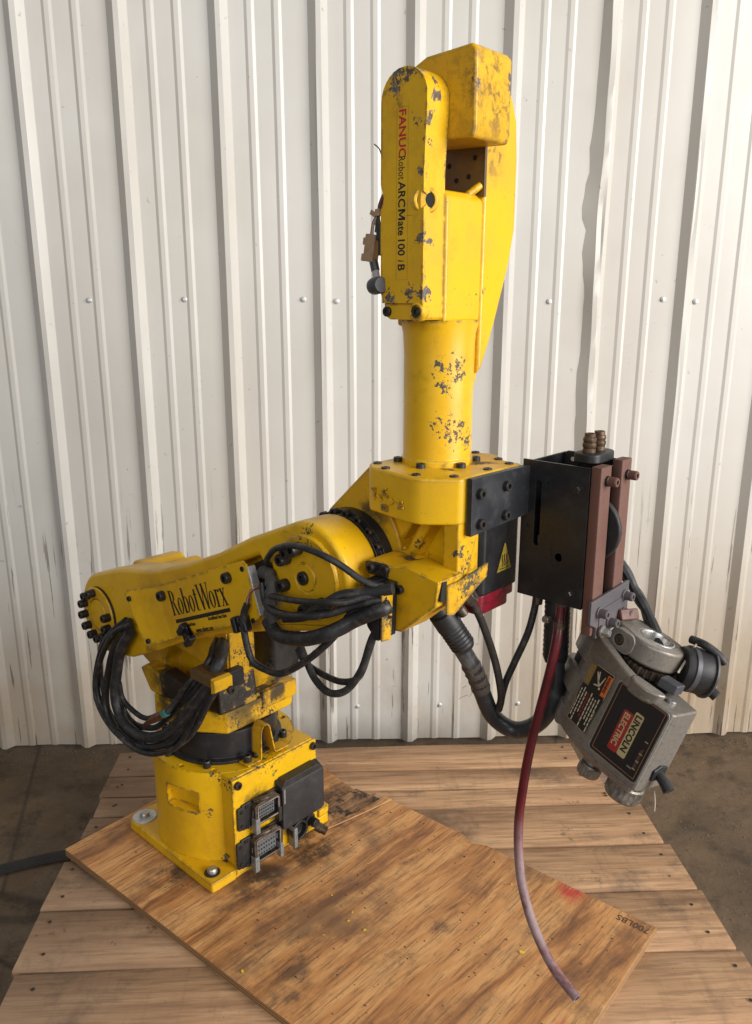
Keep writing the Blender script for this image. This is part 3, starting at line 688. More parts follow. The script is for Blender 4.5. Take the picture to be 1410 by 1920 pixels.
# turret
tp = [(.094, -.058), (.03, -.104), (-.07, -.105), (-.105, -.06), (-.105, .06), (-.07, .105), (.03, .107), (.080, .109), (.094, .094)]
tu = obj('turret_plate', B().prism(tp, 'z', .2625, .306), M_YEL, rob, .004)
obj('turret_step', B().prism([(.072, .022), (.098, .022), (.098, .106), (.072, .106)], 'z', .283, .317), M_YELD, rob, .003)
for (x, y) in ((.06, -.035), (.072, .012), (.05, -.07), (.076, .05), (.02, -.085), (-.03, -.09), (.0, .09)): bolt(rob, (x, y, .306), (0, 0, 1), .0075, .010, M_GREASE)
bolt(rob, (.0905, .085, .3145), (0, 0, 1), .005, .0005, M_CREV)
cst = [(.066, .300), (.086, .37), (.088, .44), (.02, .49), (-.07, .505), (-.15, .512), (-.21, .50), (-.238, .47), (-.225, .405), (-.165, .345), (-.105, .322), (-.095, .300)]
tb = obj('turret_body', B().prism(cst, 'y', -.070, .075), M_YELD, rob, .008, seg=3)
cut(tb, B().prism([(.06, .322), (.065, .39), (-.06, .40), (-.085, .36), (-.08, .322)], 'y', -.12, -.035))
obj('turret_side', B().prism([(.05, .308), (.055, .36), (.02, .352), (-.045, .358), (-.06, .34), (-.055, .308)], 'y', -.098, -.068), M_GRS, rob, .006)
obj('turret_shell', B().prism([(-.095, .300), (-.055, .300), (-.062, .348), (-.105, .352), (-.125, .34)], 'y', -.098, -.066), M_YELD, rob, .004)
obj('turret_skirt', B().prism([(.05, .306), (.097, .306), (.094, .345), (.0895, .374), (.05, .374)], 'y', -.0745, .012), M_GRS, rob, .006)
obj('turret_foot', B().prism([(.092, -.03), (.06, -.072), (-.07, -.098), (-.1, -.05), (-.1, .06), (-.06, .1), (.06, .1), (.088, .07)], 'z', .3055, .318), M_GRS, rob, .004)
# sheet bracket facing the rear with the cable clamp
sb = obj('sheet_bracket', B().prism([(-.066, .372), (-.012, .392), (-.012, .476), (-.066, .471)], 'x', .1185, .1225), M_YELD, rob, .001)
for yy, zz in ((-.046, .388), (-.02, .400)): bolt(rob, (.1225, yy, zz), (1, 0, 0), .006, .005, M_GREASE)
for zz in (.40,): obj('bracket_return', B().prism([(.074, .37), (.118, .372), (.118, .47), (.085, .465)], 'y', -.069, -.0655), M_YELD, rob, .001)
cl = B().box(.112, .170, -.142, -.130, .412, .430); cl.box(.112, .170, -.130, -.108, .421, .430)
obj('cable_clamp', cl, dark('dirty_clamp', (.10, .055, .012), .6, .7, (.05, .03, .015), 50), rob, .002)
obj('clamp_end', B().prism([(.1705, .402), (.182, .408), (.182, .428), (.1705, .4305)], 'y', -.143, -.106), M_YELD, rob, .002)
bolt(rob, (.182, -.112, .404), (1, 0, 0), .007, .006, M_GREASE)
obj('clamp_strap', B().box(.150, .166, -.108, -.070, .395, .425), M_BLK, rob, .002)
# J1 motor behind the bracket
obj('motor', B().prism([(x, y) for x, y in rrect(.070, .142, .014, .080, .010)], 'z', .372, .49), M_GREASE, rob, .003)
obj('motor_plug', B().cyl((.14, .046, .445), (1, .1, -.1), .014, .026, 20), M_GREASE, rob, .002)
# J2 motor hump over the shoulder
obj('shoulder_gasket', B().prism([(-.30, .455), (-.255, .478), (-.232, .498), (-.10, .505), (-.09, .45), (-.2, .40)], 'y', -.02, .075), M_GREASE, rob, .004)
obj('shoulder_motor', B().prism([(-.245, .492), (-.236, .516), (-.200, .521), (-.188, .510), (-.170, .512), (-.150, .526), (-.108, .522), (-.075, .498), (-.06, .47), (-.2, .44)], 'y', -.035, .065), M_YELD, rob, .008, seg=3)
obj('shoulder_cover', B().prism([(-.06, .500), (-.04, .520), (.06, .556), (.10, .555), (.02, .50)], 'y', -.05, .03), M_BLK, rob, .004)

# upper arm
ax2, ax3 = (-.150, .458), (.420, .666)
th = 20.05
def ptl(t, off):   # point at fraction t between the joints, off above the axis line
    cx = ax2[0] + (ax3[0] - ax2[0]) * t; cz = ax2[1] + (ax3[1] - ax2[1]) * t
    return (cx - off * math.sin(R(th)), cz + off * math.cos(R(th)))
outl = circ(ax2[0], ax2[1], .078, 90 + th, 258 + th, 14) + [ptl(.10, -.088), ptl(.22, -.083), ptl(.40, -.070), ptl(.6, -.064), ptl(.8, -.068)] + circ(ax3[0], ax3[1], .0765, 270 + th, 450 + th, 18) + [ptl(.82, .071), ptl(.68, .060), ptl(.5, .055), ptl(.34, .058), ptl(.18, .074)]
arm = obj('upper_arm', B().prism(outl, 'y', -.150, -.088), M_YEL, rob, .0075, seg=3)
cut(arm, B().prism([ptl(.72, .036), ptl(.845, .043), ptl(.862, .02), ptl(.842, -.035), ptl(.72, -.045)], 'y', -.2, -.122))
obj('cable_cavity', B().prism([ptl(.745, .03), ptl(.835, .036), ptl(.845, .01), ptl(.832, -.03), ptl(.745, -.04)], 'y', -.136, -.128), M_GREASE, rob, .003)
# shoulder end: bolt circle on a raised rim
rim = obj('shoulder_rim', B().lathe([(.054, 0), (.054, .004), (.052, .006), (.033, .006), (.031, .003)], (ax2[0] - .012, -.1495, ax2[1] - .004), (0, -1, 0), 48), M_YELD, rob, .001)
obj('shoulder_recess', B().lathe([(.0535, 0), (.0535, .003)], (ax2[0] - .008, -.150, ax2[1] - .002), (0, -1, 0), 40), M_GREASE, rob)
obj('shoulder_cap', B().lathe([(.030, 0), (.030, .0045), (.028, .006)], (ax2[0] - .012, -.1495, ax2[1] - .004), (0, -1, 0), 40), M_YEL, rob, .001)
for k in range(12):
    t = R(30 * k + 10)
    if 20 < (30 * k + 10) % 360 < 75: continue
    bolt(rob, (ax2[0] - .012 + .043 * math.cos(t), -.1555, ax2[1] - .004 + .043 * math.sin(t)), (0, -1, 0), .0078, .015)
# elbow end disc
dc = (ax3[0] + .002, ax3[1] + .001)
dk = obj('elbow_disc', B().lathe([(.060, 0), (.060, .004), (.0575, .0065), (.022, .0065), (.021, .0052), (.0195, .0052), (.0185, .0072), (.006, .0072)], (dc[0], -.1495, dc[1]), (0, -1, 0), 56), M_YELD, rob, .0008)
bolt(rob, (dc[0] - .002, -.156, dc[1]), (0, -1, 0), .0095, .006)
for a in (150, 128, 106): bolt(rob, (dc[0] + .041 * math.cos(R(a)), -.156, dc[1] + .041 * math.sin(R(a))), (0, -1, 0), .0088, .017)
for a in (-62, -84, -40, 205): bolt(rob, (dc[0] + .043 * math.cos(R(a)), -.156, dc[1] + .043 * math.sin(R(a))), (0, -1, 0), .0088, .013, M_GREASE)
# black reducer ring between arm and casing
obj('reducer_ring', B().lathe([(.0735, 0), (.0735, .010), (.078, .0105), (.079, .026), (.076, .03)], (ax3[0] + .002, -.0885, ax3[1] + .002), (0, 1, 0), 64), M_BLK, rob, .0008)
for k in range(14):
    t = R(-40 + 18 * k)
    bolt(rob, (ax3[0] + .002 + .0755 * math.cos(t), -.078, ax3[1] + .002 + .0755 * math.sin(t)), (0, -1, 0), .0058, .009)
# sign plate on the arm, bent at its left end
SP = [(-.022, .539), (.085, .577), (.318, .673), (.343, .592), (.029, .458)]
nP = Vector((0, -1, 0))
bl = Vector((.118, 0, .497))
pl = B()
f0 = [(-.022, -.157, .536), (.080, -.173, .577), (.116, -.173, .4945), (.028, -.159, .458)]
fl_, fr_ = [(-.022, .532), (-.016, .541), (.080, .577), (.116, .4945), (.036, .460), (.028, .461)], None
vsA = [(.006, -.190, .548), (.014, -.190, .557), (.080, -.1735, .577), (.309, -.1735, .6705), (.318, -.1735, .666), (.344, -.1735, .597), (.338, -.1735, .589), (.116, -.1735, .4945), (.066, -.190, .4705), (.057, -.190, .475)]
nA = len(vsA); back = [(x, y + .0028, z) for x, y, z in vsA]
L_, Rr = [0, 1, 2, 7, 8, 9], [2, 3, 4, 5, 6, 7]
pl.add(vsA + back, [tuple(L_), tuple(Rr), tuple(nA + i for i in L_[::-1]), tuple(nA + i for i in Rr[::-1])] + [(i, (i + 1) % nA, nA + (i + 1) % nA, nA + i) for i in range(nA)])
sign = obj('sign_plate', pl, M_YEL, rob, .0005, ang=8)
obj('plate_edge', B().prism([(.3185, .664), (.321, .664), (.346, .597), (.3435, .597)], 'y', -.1735, -.160), M_ZINC, rob, .0006)
ua = Vector((math.cos(R(21.2)), 0, math.sin(R(21.2)))); va = Vector((-math.sin(R(21.2)), 0, math.cos(R(21.2))))
def on_sign(p, q, y=-.1737): return Vector((.080, y, .577)) + ua * p - va * q
for p, q in ((.012, .018), (.204, .014)): bolt(sign, on_sign(p, q), (0, -1, 0), .0085, .009)
for p, q in ((.243, .007), (.236, .082)): bolt(sign, on_sign(p, q), (0, -1, 0), .0038, .002, M_CREV)
for x, y, z in ((.021, -.1905, .544), (.068, -.1885, .481)): bolt(sign, (x, y, z), (.24, -1, 0), .0045, .003, M_GREASE)
# serif lettering built stroke by stroke
def serif_word(s, h):
    b = B(); x = 0.0; T = .10 * h; t = .030 * h; xh = .66 * h
    def bar(x0, x1, y0, y1): b.box(x0, x1, y0, y1, 0, .0003)
    def dia(x0, x1, y0, y1, w): b.prism([(x0, y0), (x0 + w, y0), (x1 + w, y1), (x1, y1)], 'z', 0, .0003)
    def ringl(cx, cy, rx, ry, tx, ty, a0=0, a1=360):
        n = 22; o_ = [(cx + rx * math.cos(R(a0 + (a1 - a0) * i / n)), cy + ry * math.sin(R(a0 + (a1 - a0) * i / n))) for i in range(n + 1)]
        i_ = [(cx + (rx - tx) * math.cos(R(a0 + (a1 - a0) * i / n)), cy + (ry - ty) * math.sin(R(a0 + (a1 - a0) * i / n))) for i in range(n + 1)]
        for k in range(n): b.add([(*o_[k], .0003), (*o_[k + 1], .0003), (*i_[k + 1], .0003), (*i_[k], .0003)], [(0, 1, 2, 3)])
    for ch in s:
        if ch == 'R':
            bar(x + .04 * h, x + .04 * h + T, 0, h); bar(x, x + .2 * h, 0, t); bar(x, x + .14 * h, h - t, h)
            ringl(x + .16 * h, .76 * h, .20 * h, .24 * h, T, t, -90, 90); dia(x + .36 * h, x + .17 * h, 0, .52 * h, T); bar(x + .34 * h, x + .5 * h, 0, t); x += .50 * h
        elif ch == 'o': ringl(x + .17 * h, xh / 2, .17 * h, xh / 2, T * .95, t); x += .37 * h
        elif ch == 'b':
            bar(x + .03 * h, x + .03 * h + T, 0, h); bar(x - .01 * h, x + .05 * h, h - t, h); ringl(x + .19 * h, xh / 2, .17 * h, xh / 2, T * .95, t); x += .39 * h
        elif ch == 't':
            bar(x + .06 * h, x + .06 * h + T, .03 * h, .85 * h); bar(x, x + .24 * h, xh - t, xh); ringl(x + .18 * h, .10 * h, .10 * h, .10 * h, t, t, 180, 330); x += .27 * h
        elif ch == 'W':
            dia(x + .20 * h, x + .03 * h, 0, h, T); dia(x + .22 * h, x + .38 * h, 0, h, t * 1.3); dia(x + .50 * h, x + .33 * h, 0, h, T); dia(x + .53 * h, x + .69 * h, 0, h, t * 1.3)
            bar(x - .02 * h, x + .16 * h, h - t, h); bar(x + .30 * h, x + .46 * h, h - t, h); bar(x + .62 * h, x + .76 * h, h - t, h); x += .70 * h
        elif ch == 'r':
            bar(x + .05 * h, x + .05 * h + T, 0, xh); bar(x, x + .2 * h, 0, t); bar(x, x + .06 * h, xh - t, xh); ringl(x + .2 * h, xh - .13 * h, .11 * h, .12 * h, t, t * 1.4, 40, 180); b.cyl((x + .26 * h, xh - .08 * h, 0), (0, 0, 1), .05 * h, .0003, 12); x += .31 * h
        elif ch == 'x':
            dia(x + .24 * h, x + .03 * h, 0, xh, T); dia(x + .03 * h, x + .27 * h, 0, xh, t * 1.3); bar(x - .02 * h, x + .15 * h, xh - t, xh); bar(x + .22 * h, x + .35 * h, xh - t, xh); bar(x - .02 * h, x + .11 * h, 0, t); bar(x + .18 * h, x + .38 * h, 0, t); x += .4 * h
    return b
wd = serif_word('RobotWorx', .0405)
ws = .160 / (.0405 * 3.67)
Mw = Matrix(((ua.x * ws, va.x, 0, 0), (0, 0, -1, 0), (ua.z * ws, va.z, 0, 0), (0, 0, 0, 1)))
Mw.translation = on_sign(.028, .0535)
bmesh.ops.transform(wd.bm, matrix=Mw, verts=wd.bm.verts)
obj('lettering', wd, M_INK, sign, 0)
obj('underline', B().add([on_sign(.030, .0605, -.1740), on_sign(.187, .0575, -.1740), on_sign(.187, .0635, -.1740), on_sign(.030, .0665, -.1740)], [(0, 1, 2, 3)]), M_INK, sign)
text(sign, 'Integrator of Industrial Robots', on_sign(.034, .0745, -.1738), ua, va, .0078, M_INK, sx=.52, off=.0001)
text(sign, 'Reconditioned Fanuc Robot', on_sign(.123, .0705, -.1738), ua, va, .0086, M_INK, sx=.52, off=.0001)
text(sign, 'www.robots.com', on_sign(.081, .0865, -.1738), ua, va, .0115, M_INK, sx=.60, off=.00025)
# two cable-tie blocks bolted on the plate
for p, q, aa in ((.060, .086, -38), (.214, .083, 20)):
    c = on_sign(p, q, -.174); M_ = Matrix.Translation(c) @ Matrix.Rotation(R(-aa), 4, 'Y')
    b = B().box(-.017, .017, -.013, 0, -.012, .012, M_); 
    tb_ = obj('tie_block', b, M_BLK, rob, .003)
    cut(tb_, B().box(-.006, .006, -.02, -.006, -.02, .02, M_))
    bolt(rob, M_ @ Vector((0, -.006, 0)), (0, -1, 0), .004, .004)

# elbow casing
fl2 = [(.345, .70), (.372, .738), (.448, .8085), (.470, .807), (.476, .77), (.500, .728), (.5075, .708), (.5075, .655), (.49, .60), (.43, .575), (.37, .60), (.335, .64)]
obj('elbow_flange', B().prism(fl2, 'y', -.0615, -.030), M_YELD, rob, .004)
cs = [(.440, .805), (.468, .812), (.588, .812), (.590, .735), (.590, .675), (.580, .648), (.540, .604), (.455, .588), (.40, .63), (.385, .70)]
obj('elbow_casing', B().prism(cs, 'y', -.034, .004), M_YEL, rob, .006)
obj('elbow_rear', B().prism([(.40, .79), (.500, .79), (.500, .62), (.455, .595), (.40, .63), (.385, .70)], 'y', .003, .07), M_YEL, rob, .006)
obj('casing_rib', B().prism([(.550, .760), (.568, .760), (.534, .706), (.528, .696), (.500, .690), (.500, .700), (.518, .706)], 'y', -.063, -.030), M_YELD, rob, .004)
obj('casing_ledge', B().prism([(.50, .712), (.512, .705), (.53, .690), (.588, .690), (.588, .66), (.50, .66)], 'y', -.056, -.030), M_YEL, rob, .004)
obj('casing_post', B().prism([(-.0715, .760), (-.028, .760), (-.030, .740), (-.050, .690), (-.058, .664), (-.0715, .655)], 'x', .586, .611), M_YELD, rob, .003)
obj('casing_shoulder', B().prism([(.365, .725), (.385, .735), (.448, .798), (.52, .806), (.52, .737), (.505, .715), (.42, .70)], 'y', -.055, .06), M_YEL, rob, .005)
ho = [(.4585, -.070), (.4755, -.0875), (.556, -.1015), (.574, -.098), (.6095, -.068), (.6115, -.060), (.6115, .0645), (.578, .070), (.556, .092), (.545, .097), (.4755, .0875), (.4585, .07)]
hexb = obj('elbow_head', B().prism(ho, 'z', .7565, .8165), M_YEL, rob, .0045, seg=3)
for (x, y) in ((.470, -.066), (.500, -.083), (.556, -.089), (.596, -.064), (.601, .0), (.60, .05), (.572, .066), (.47, .06), (.52, .085)):
    bolt(rob, (x, y, .8158), (0, 0, 1), .0058, .0028)
for k in range(6):
    t = R(-75 + 60 * k); bolt(rob, (.518 + .0525 * math.cos(t), .0525 * math.sin(t), .8165), (0, 0, 1), .0062, .0062)
# cast foundry mark in relief on the head
em = B(); e0 = Vector((.478, -.0897, .779)); ed = Vector((.0805, -.014, 0)).normalized(); ez = Vector((0, 0, 1)); en = Vector((-.014, -.0805, 0)).normalized()
def eb(x, z, w, h, a=0):
    M_ = Matrix(((ed.x, en.x, 0, 0), (ed.y, en.y, 0, 0), (0, 0, 1, 0), (0, 0, 0, 1))); M_.translation = e0 + ed * x + ez * z
    em.box(-w / 2, w / 2, -.001, .002, -h / 2, h / 2, M_ @ Matrix.Rotation(R(a), 4, 'Y'))
for q in [(.0105, .004, .004, .017, 8), (.0075, .0095, .006, .003, 0), (.020, .002, .008, .004, 30), (.024, -.001, .004, .006, 0), (.031, .013, .011, .0035, -20), (.029, .009, .004, .009, 10), (.034, .006, .010, .0035, 20), (.032, -.008, .012, .003, 0), (.032, -.014, .012, .003, 0), (.027, -.011, .003, .008, 0), (.037, -.011, .003, .008, 0), (.032, -.011, .005, .002, 40), (.046, .0, .007, .007, 45), (.058, .003, .007, .004, 20), (.062, -.001, .004, .012, 15), (.066, -.004, .010, .004, -10), (.067, .003, .004, .004, 0)]: eb(*q)
obj('foundry_mark', em, M_YEL, rob, .0008)
# cable bracket box bolted to the casing
bb = [(.500, .702), (.516, .7025), (.540, .699), (.562, .7055), (.616, .697), (.612, .664), (.557, .616), (.523, .611), (.512, .64), (.500, .668)]
obj('cable_box', B().prism(bb, 'y', -.116, -.066), M_YELD, rob, .0018)
obj('cable_box_slot_shade', B().prism([(-.113, .672), (-.104, .668), (-.1005, .695), (-.1095, .696)], 'x', .600, .6172), M_CREV, rob)
obj('end_plate', B().prism([(-.1025, .652), (-.088, .648), (-.050, .668), (-.020, .682), (-.018, .700), (-.035, .697), (-.08, .69), (-.1025, .690)], 'x', .6165, .620), M_YELD, rob, .001)
obj('clamp_plate', B().prism([(.499, .700), (.530, .702), (.536, .693), (.536, .685), (.504, .684), (.499, .69)], 'y', -.121, -.116), M_BLK, rob, .001)
for x, z in ((.511, .6945), (.531, .6945)): bolt(rob, (x, -.121 + (.005 if x > .52 else 0), z), (0, -1, 0), .0066, .006)
bolt(rob, (.556, -.116, .674), (0, -1, 0), .0058, .006)
obj('clamp_bar', B().prism([(.533, .684), (.552, .684), (.549, .612), (.539, .612)], 'y', -.150, -.117), M_BLK, rob, .0012)
obj('clamp_face', B().prism([(-.150, .613), (-.133, .611), (-.129, .6845), (-.150, .684)], 'x', .5525, .5555), M_YELD, rob, .0008)
obj('clamp_jaw', B().prism([(.512, .683), (.534, .685), (.539, .612), (.531, .606), (.517, .62)], 'y', -.138, -.112), M_BLK, rob, .002)
# J4 motor hanging under the head
mt = obj('wrist_motor', B().prism([(.508, .02), (.516, .012), (.540, .012), (.5445, .018), (.560, .018), (.5645, .012), (.580, .012), (.588, .02), (.588, .098), (.58, .106), (.516, .106), (.508, .098)], 'z', .634, .738), M_BLK, rob, .0035, seg=3)
obj('motor_cap', B().prism(rrect(.511, .5855, .015, .103, .012), 'z', .620, .6342), M_REDC, mt, .002)
obj('motor_cap', B().prism(rrect(.516, .580, .022, .098, .012), 'z', .602, .6202), M_REDC, mt, .004)
wl = B().prism([(.046, .660), (.0865, .660), (.0685, .704), (.0640, .704)], 'x', .588, .5885)
wlo = obj('warning_label', wl, M_INK, mt)
obj('warning_field', B().prism([(.0490, .6618), (.0835, .6618), (.0674, .7008), (.0651, .7008)], 'x', .5885, .5888), M_LBLY, wlo)
hot = B()
for k in range(3):
    y0 = .0600 + .0052 * k
    for j in range(4): hot.prism([(y0 + .0015 * math.sin(j * 1.6), .668 + j * .0044), (y0 + .0022 + .0015 * math.sin(j * 1.6), .668 + j * .0044), (y0 + .0022 + .0015 * math.sin((j + 1) * 1.6), .668 + (j + 1) * .0044), (y0 + .0015 * math.sin((j + 1) * 1.6), .668 + (j + 1) * .0044)], 'x', .5888, .5890)
hot.prism([(.055, .6645), (.077, .6645), (.077, .6658), (.055, .6658)], 'x', .5888, .5890)
obj('hot_symbol', hot, M_INK, wlo)

# forearm tube and wrist housing
obj('forearm_tube', B().lathe([(.0475, .814), (.0475, .823), (.0455, .826), (.0452, .955), (.047, .985), (.051, 1.002)], (.518, 0, 0), (0, 0, 1), 64), M_YEL, rob, .0006)
wb = [(.478, .994), (.549, .994), (.5555, 1.001), (.5555, 1.144), (.548, 1.1535), (.478, 1.1535)]
obj('wrist_housing', B().prism(wb, 'y', -.0384, .060), M_YEL, rob, .004, seg=3)
# far fork with its gusset running down to the tube (profile in y, z)
fk = [(.031, .932), (.034, 1.283), (.060, 1.289), (.088, 1.272), (.100, 1.245), (.1045, 1.20), (.1045, 1.115), (.093, 1.068), (.067, 1.0), (.055, .972), (.040, .940)]
obj('far_fork', B().prism(fk, 'x', .484, .5585), M_YEL, rob, .006, seg=3)
obj('gusset', B().prism([(.022, .895), (.031, .905), (.0465, .955), (.056, .98), (.056, 1.01), (.022, 1.01)], 'x', .490, .5525), M_YEL, rob, .005)
iw = obj('fork_wall', B().prism([(.487, 1.150), (.560, 1.150), (.560, 1.29), (.487, 1.29)], 'y', .030, .0345), yellow('shaded_yellow_paint', (.13, .075, .02), 1.0, .8), rob)  # shade between the forks is put into this darker yellow
for x, z in ((.505, 1.19), (.545, 1.196), (.517, 1.172), (.536, 1.175), (.512, 1.156)): bolt(rob, (x, .030, z), (0, -1, 0), .0032, .0008, M_CREV)
obj('lug', B().tube([(.545, .014, 1.150), (.550, .022, 1.157), (.554, .03, 1.163)], .0048, 12, 4), M_YEL, rob)
# wrist block between the forks
kb = [(.480, 1.222), (.487, 1.21), (.590, 1.205), (.5935, 1.214), (.5925, 1.296), (.586, 1.303), (.52, 1.300), (.49, 1.288), (.478, 1.265)]
obj('wrist_block', B().prism(kb, 'y', -.0375, .0335), M_YELD, rob, .0038, seg=3)
# near cover with the maker's name
cvp = [(.4975, 1.003), (.551, 1.003), (.553, 1.006), (.553, 1.125), (.5525, 1.165), (.554, 1.20), (.556, 1.235)] + circ(.522, 1.2475, .0345, 0, 90, 7)[1:] + circ(.5205, 1.2475, .0345, 90, 180, 7)[1:] + [(.4855, 1.16), (.488, 1.152), (.4905, 1.144), (.4885, 1.135), (.4855, 1.130), (.4855, 1.035), (.488, 1.030), (.4885, 1.008)]
nc = obj('near_cover', B().prism(cvp, 'y', -.0775, -.0385), M_YEL, rob, .0045, seg=3)
cut(nc, B().box(.40, .5445, -.12, -.0725, .98, 1.0225).cyl((.5475, -.0785, 1.1385), (.8, -.6, 0), .0095, .05, 20).cyl((.5475, -.062, 1.1385), (.9, -.4, 0), .0085, .05, 20))
obj('screw_boss', B().lathe([(.0165, -.016), (.0165, -.002), (.0145, .002), (.0108, .002), (.0100, -.006), (.0100, -.012)], (.5490, -.0695, 1.1385), (.80, -.6, 0), 28), M_YEL, rob, .001)
obj('boss_hole_shade', B().cyl((.5490, -.0695, 1.1385), (.80, -.6, 0), .0099, .0006, 24), M_CREV, rob)
for x in (.4945, .545): 
    if x > .5: obj('screw_boss', B().lathe([(.0115, -.008), (.0115, .002), (.0098, .004), (.0080, .004), (.0075, .0)], (x - .001, -.0755, 1.0125), (0, -1, 0), 24), M_YEL, rob, .0008)
    bolt(rob, (x - .001, -.0725 - (.003 if x > .5 else 0), 1.0125), (0, -1, 0), .0062, .004)
tx, ty = (0, 0, -1), (1, 0, 0)
yL = -.0776
text(nc, 'FANUC', (.5145, yL, 1.2385), tx, ty, .0150, M_INKR, sx=1.05, off=.0003)
text(nc, 'Robot', (.5140, yL, 1.1885), tx, ty, .0142, M_INK, sx=.72, off=0)
text(nc, 'ARC', (.5140, yL, 1.1605), tx, ty, .0152, M_INK, sx=.95, off=.0003)
mb = B(); hM = .0107
for q in ([(0, 0), (.0024, 0), (.0024, 1), (0, 1)], [(.0098, 0), (.0122, 0), (.0122, 1), (.0098, 1)], [(.0002, 1), (.0028, 1), (.0070, .12), (.0052, .12)], [(.0120, 1), (.0094, 1), (.0052, .12), (.0070, .12)]):
    mb.add([(.5140 + b_ * hM, yL - .0001 * k, 1.1300 - a_) for k in (0, 3) for a_, b_ in q], [(0, 1, 2, 3), (4, 5, 6, 7), (0, 1, 5, 4), (1, 2, 6, 5), (2, 3, 7, 6), (3, 0, 4, 7)])
obj('lettering', mb, M_INK, nc)
text(nc, 'ate', (.5140, yL, 1.1165), tx, ty, .0152, M_INK, sx=.85, off=.0003)
text(nc, '100', (.5140, yL, 1.0985), tx, ty, .0152, M_INK, sx=.92, off=.0003)
text(nc, 'i', (.5140, yL, 1.0735), tx, ty, .0142, M_INK, sx=.9, off=.0001, shear=.12)
text(nc, 'B', (.5140, yL, 1.0685), tx, ty, .0152, M_INK, sx=.95, off=.0003)
lb = B(); 
for x0, x1, z0, z1 in ((.5110, .5112, 1.05, 1.24), (.5285, .5287, 1.05, 1.24), (.511, .5287, 1.0498, 1.05), (.511, .5287, 1.24, 1.2402)): lb.box(x0, x1, yL - .0001, yL + .0004, z0, z1)
obj('label_outline', lb, plain('label_edge', (.22, .10, .01), .5), nc)

# loose wires and plugs at the wrist
def wires(parent, name, L, mats=None):
    for i, (r, P) in enumerate(L): obj(name, B().tube(P, r, 8, 6), mats[i % len(mats)], parent)
wires(rob, 'loose_wire', [(0.0016, [(.486, -.05, 1.166), (.468, -.05, 1.156), (.464, -.056, 1.142), (.465, -.06, 1.13), (.457, -.06, 1.12), (.453, -.06, 1.104)]),
    (0.0016, [(.488, -.05, 1.16), (.472, -.048, 1.150), (.466, -.056, 1.138), (.466, -.06, 1.128), (.458, -.06, 1.119), (.455, -.06, 1.104)]),
    (0.0016, [(.486, -.05, 1.164), (.47, -.053, 1.151), (.467, -.06, 1.135), (.464, -.06, 1.125), (.461, -.06, 1.108)]),
    (0.0022, [(.49, -.05, 1.158), (.472, -.047, 1.15), (.466, -.053, 1.138), (.466, -.06, 1.128), (.469, -.062, 1.115), (.471, -.063, 1.1), (.473, -.065, 1.08)])], [M_WRED, M_WWHT, M_WBRN, M_CAB])
obj('tape_wrap', B().tube([(.4652, -.06, 1.135), (.4658, -.06, 1.127)], .0042, 10, 3), M_BEIGE, rob)
obj('tape_flag', B().box(-.008, .004, -.001, .001, -.003, .003, Matrix.Translation((.4595, -.06, 1.129)) @ Matrix.Rotation(R(28), 4, 'Y')), M_BEIGE, rob, .0006)
obj('black_plug', B().tube([(.466, -.06, 1.119), (.4685, -.06, 1.108), (.469, -.061, 1.099)], .0048, 10, 4), M_PLA, rob)
pc = Matrix.Translation((.4545, -.06, 1.0895)) @ Matrix.Rotation(R(10), 4, 'Y')
bc = B().box(-.0085, .0085, -.006, .006, -.0165, .0165, pc)
cn_ = obj('beige_plug', bc, M_BEIGE, rob, .0015)
for zz in (-.0125, .007): obj('plug_ear', B().box(-.0125, -.0075, -.005, .005, zz - .0045, zz + .0045, pc), M_BEIGE, cn_, .001)
obj('grey_sleeve', B().tube([(.4575, -.06, 1.074), (.461, -.06, 1.062)], .0056, 10, 3), M_GREYP, rob)
obj('white_sleeve', B().tube([(.461, -.06, 1.0625), (.4655, -.063, 1.0525)], .0047, 10, 3), M_WHTP, rob)
wires(rob, 'loose_wire', [(.0028, [(.465, -.063, 1.053), (.470, -.066, 1.047), (.476, -.07, 1.0425)]), (.0008, [(.459, -.06, 1.210), (.467, -.06, 1.204), (.474, -.06, 1.193), (.487, -.055, 1.188)])], [M_WBRN, M_INK])
pg = obj('round_plug', B().lathe([(.0095, 0), (.0105, .004), (.0105, .016), (.009, .019)], (.474, -.0795, 1.0425), (.93, -.2, .1), 24), M_GREYP, rob, .001)
cut(pg, B().cyl((.470, -.079, 1.042), (.93, -.2, .1), .0082, .012, 20))

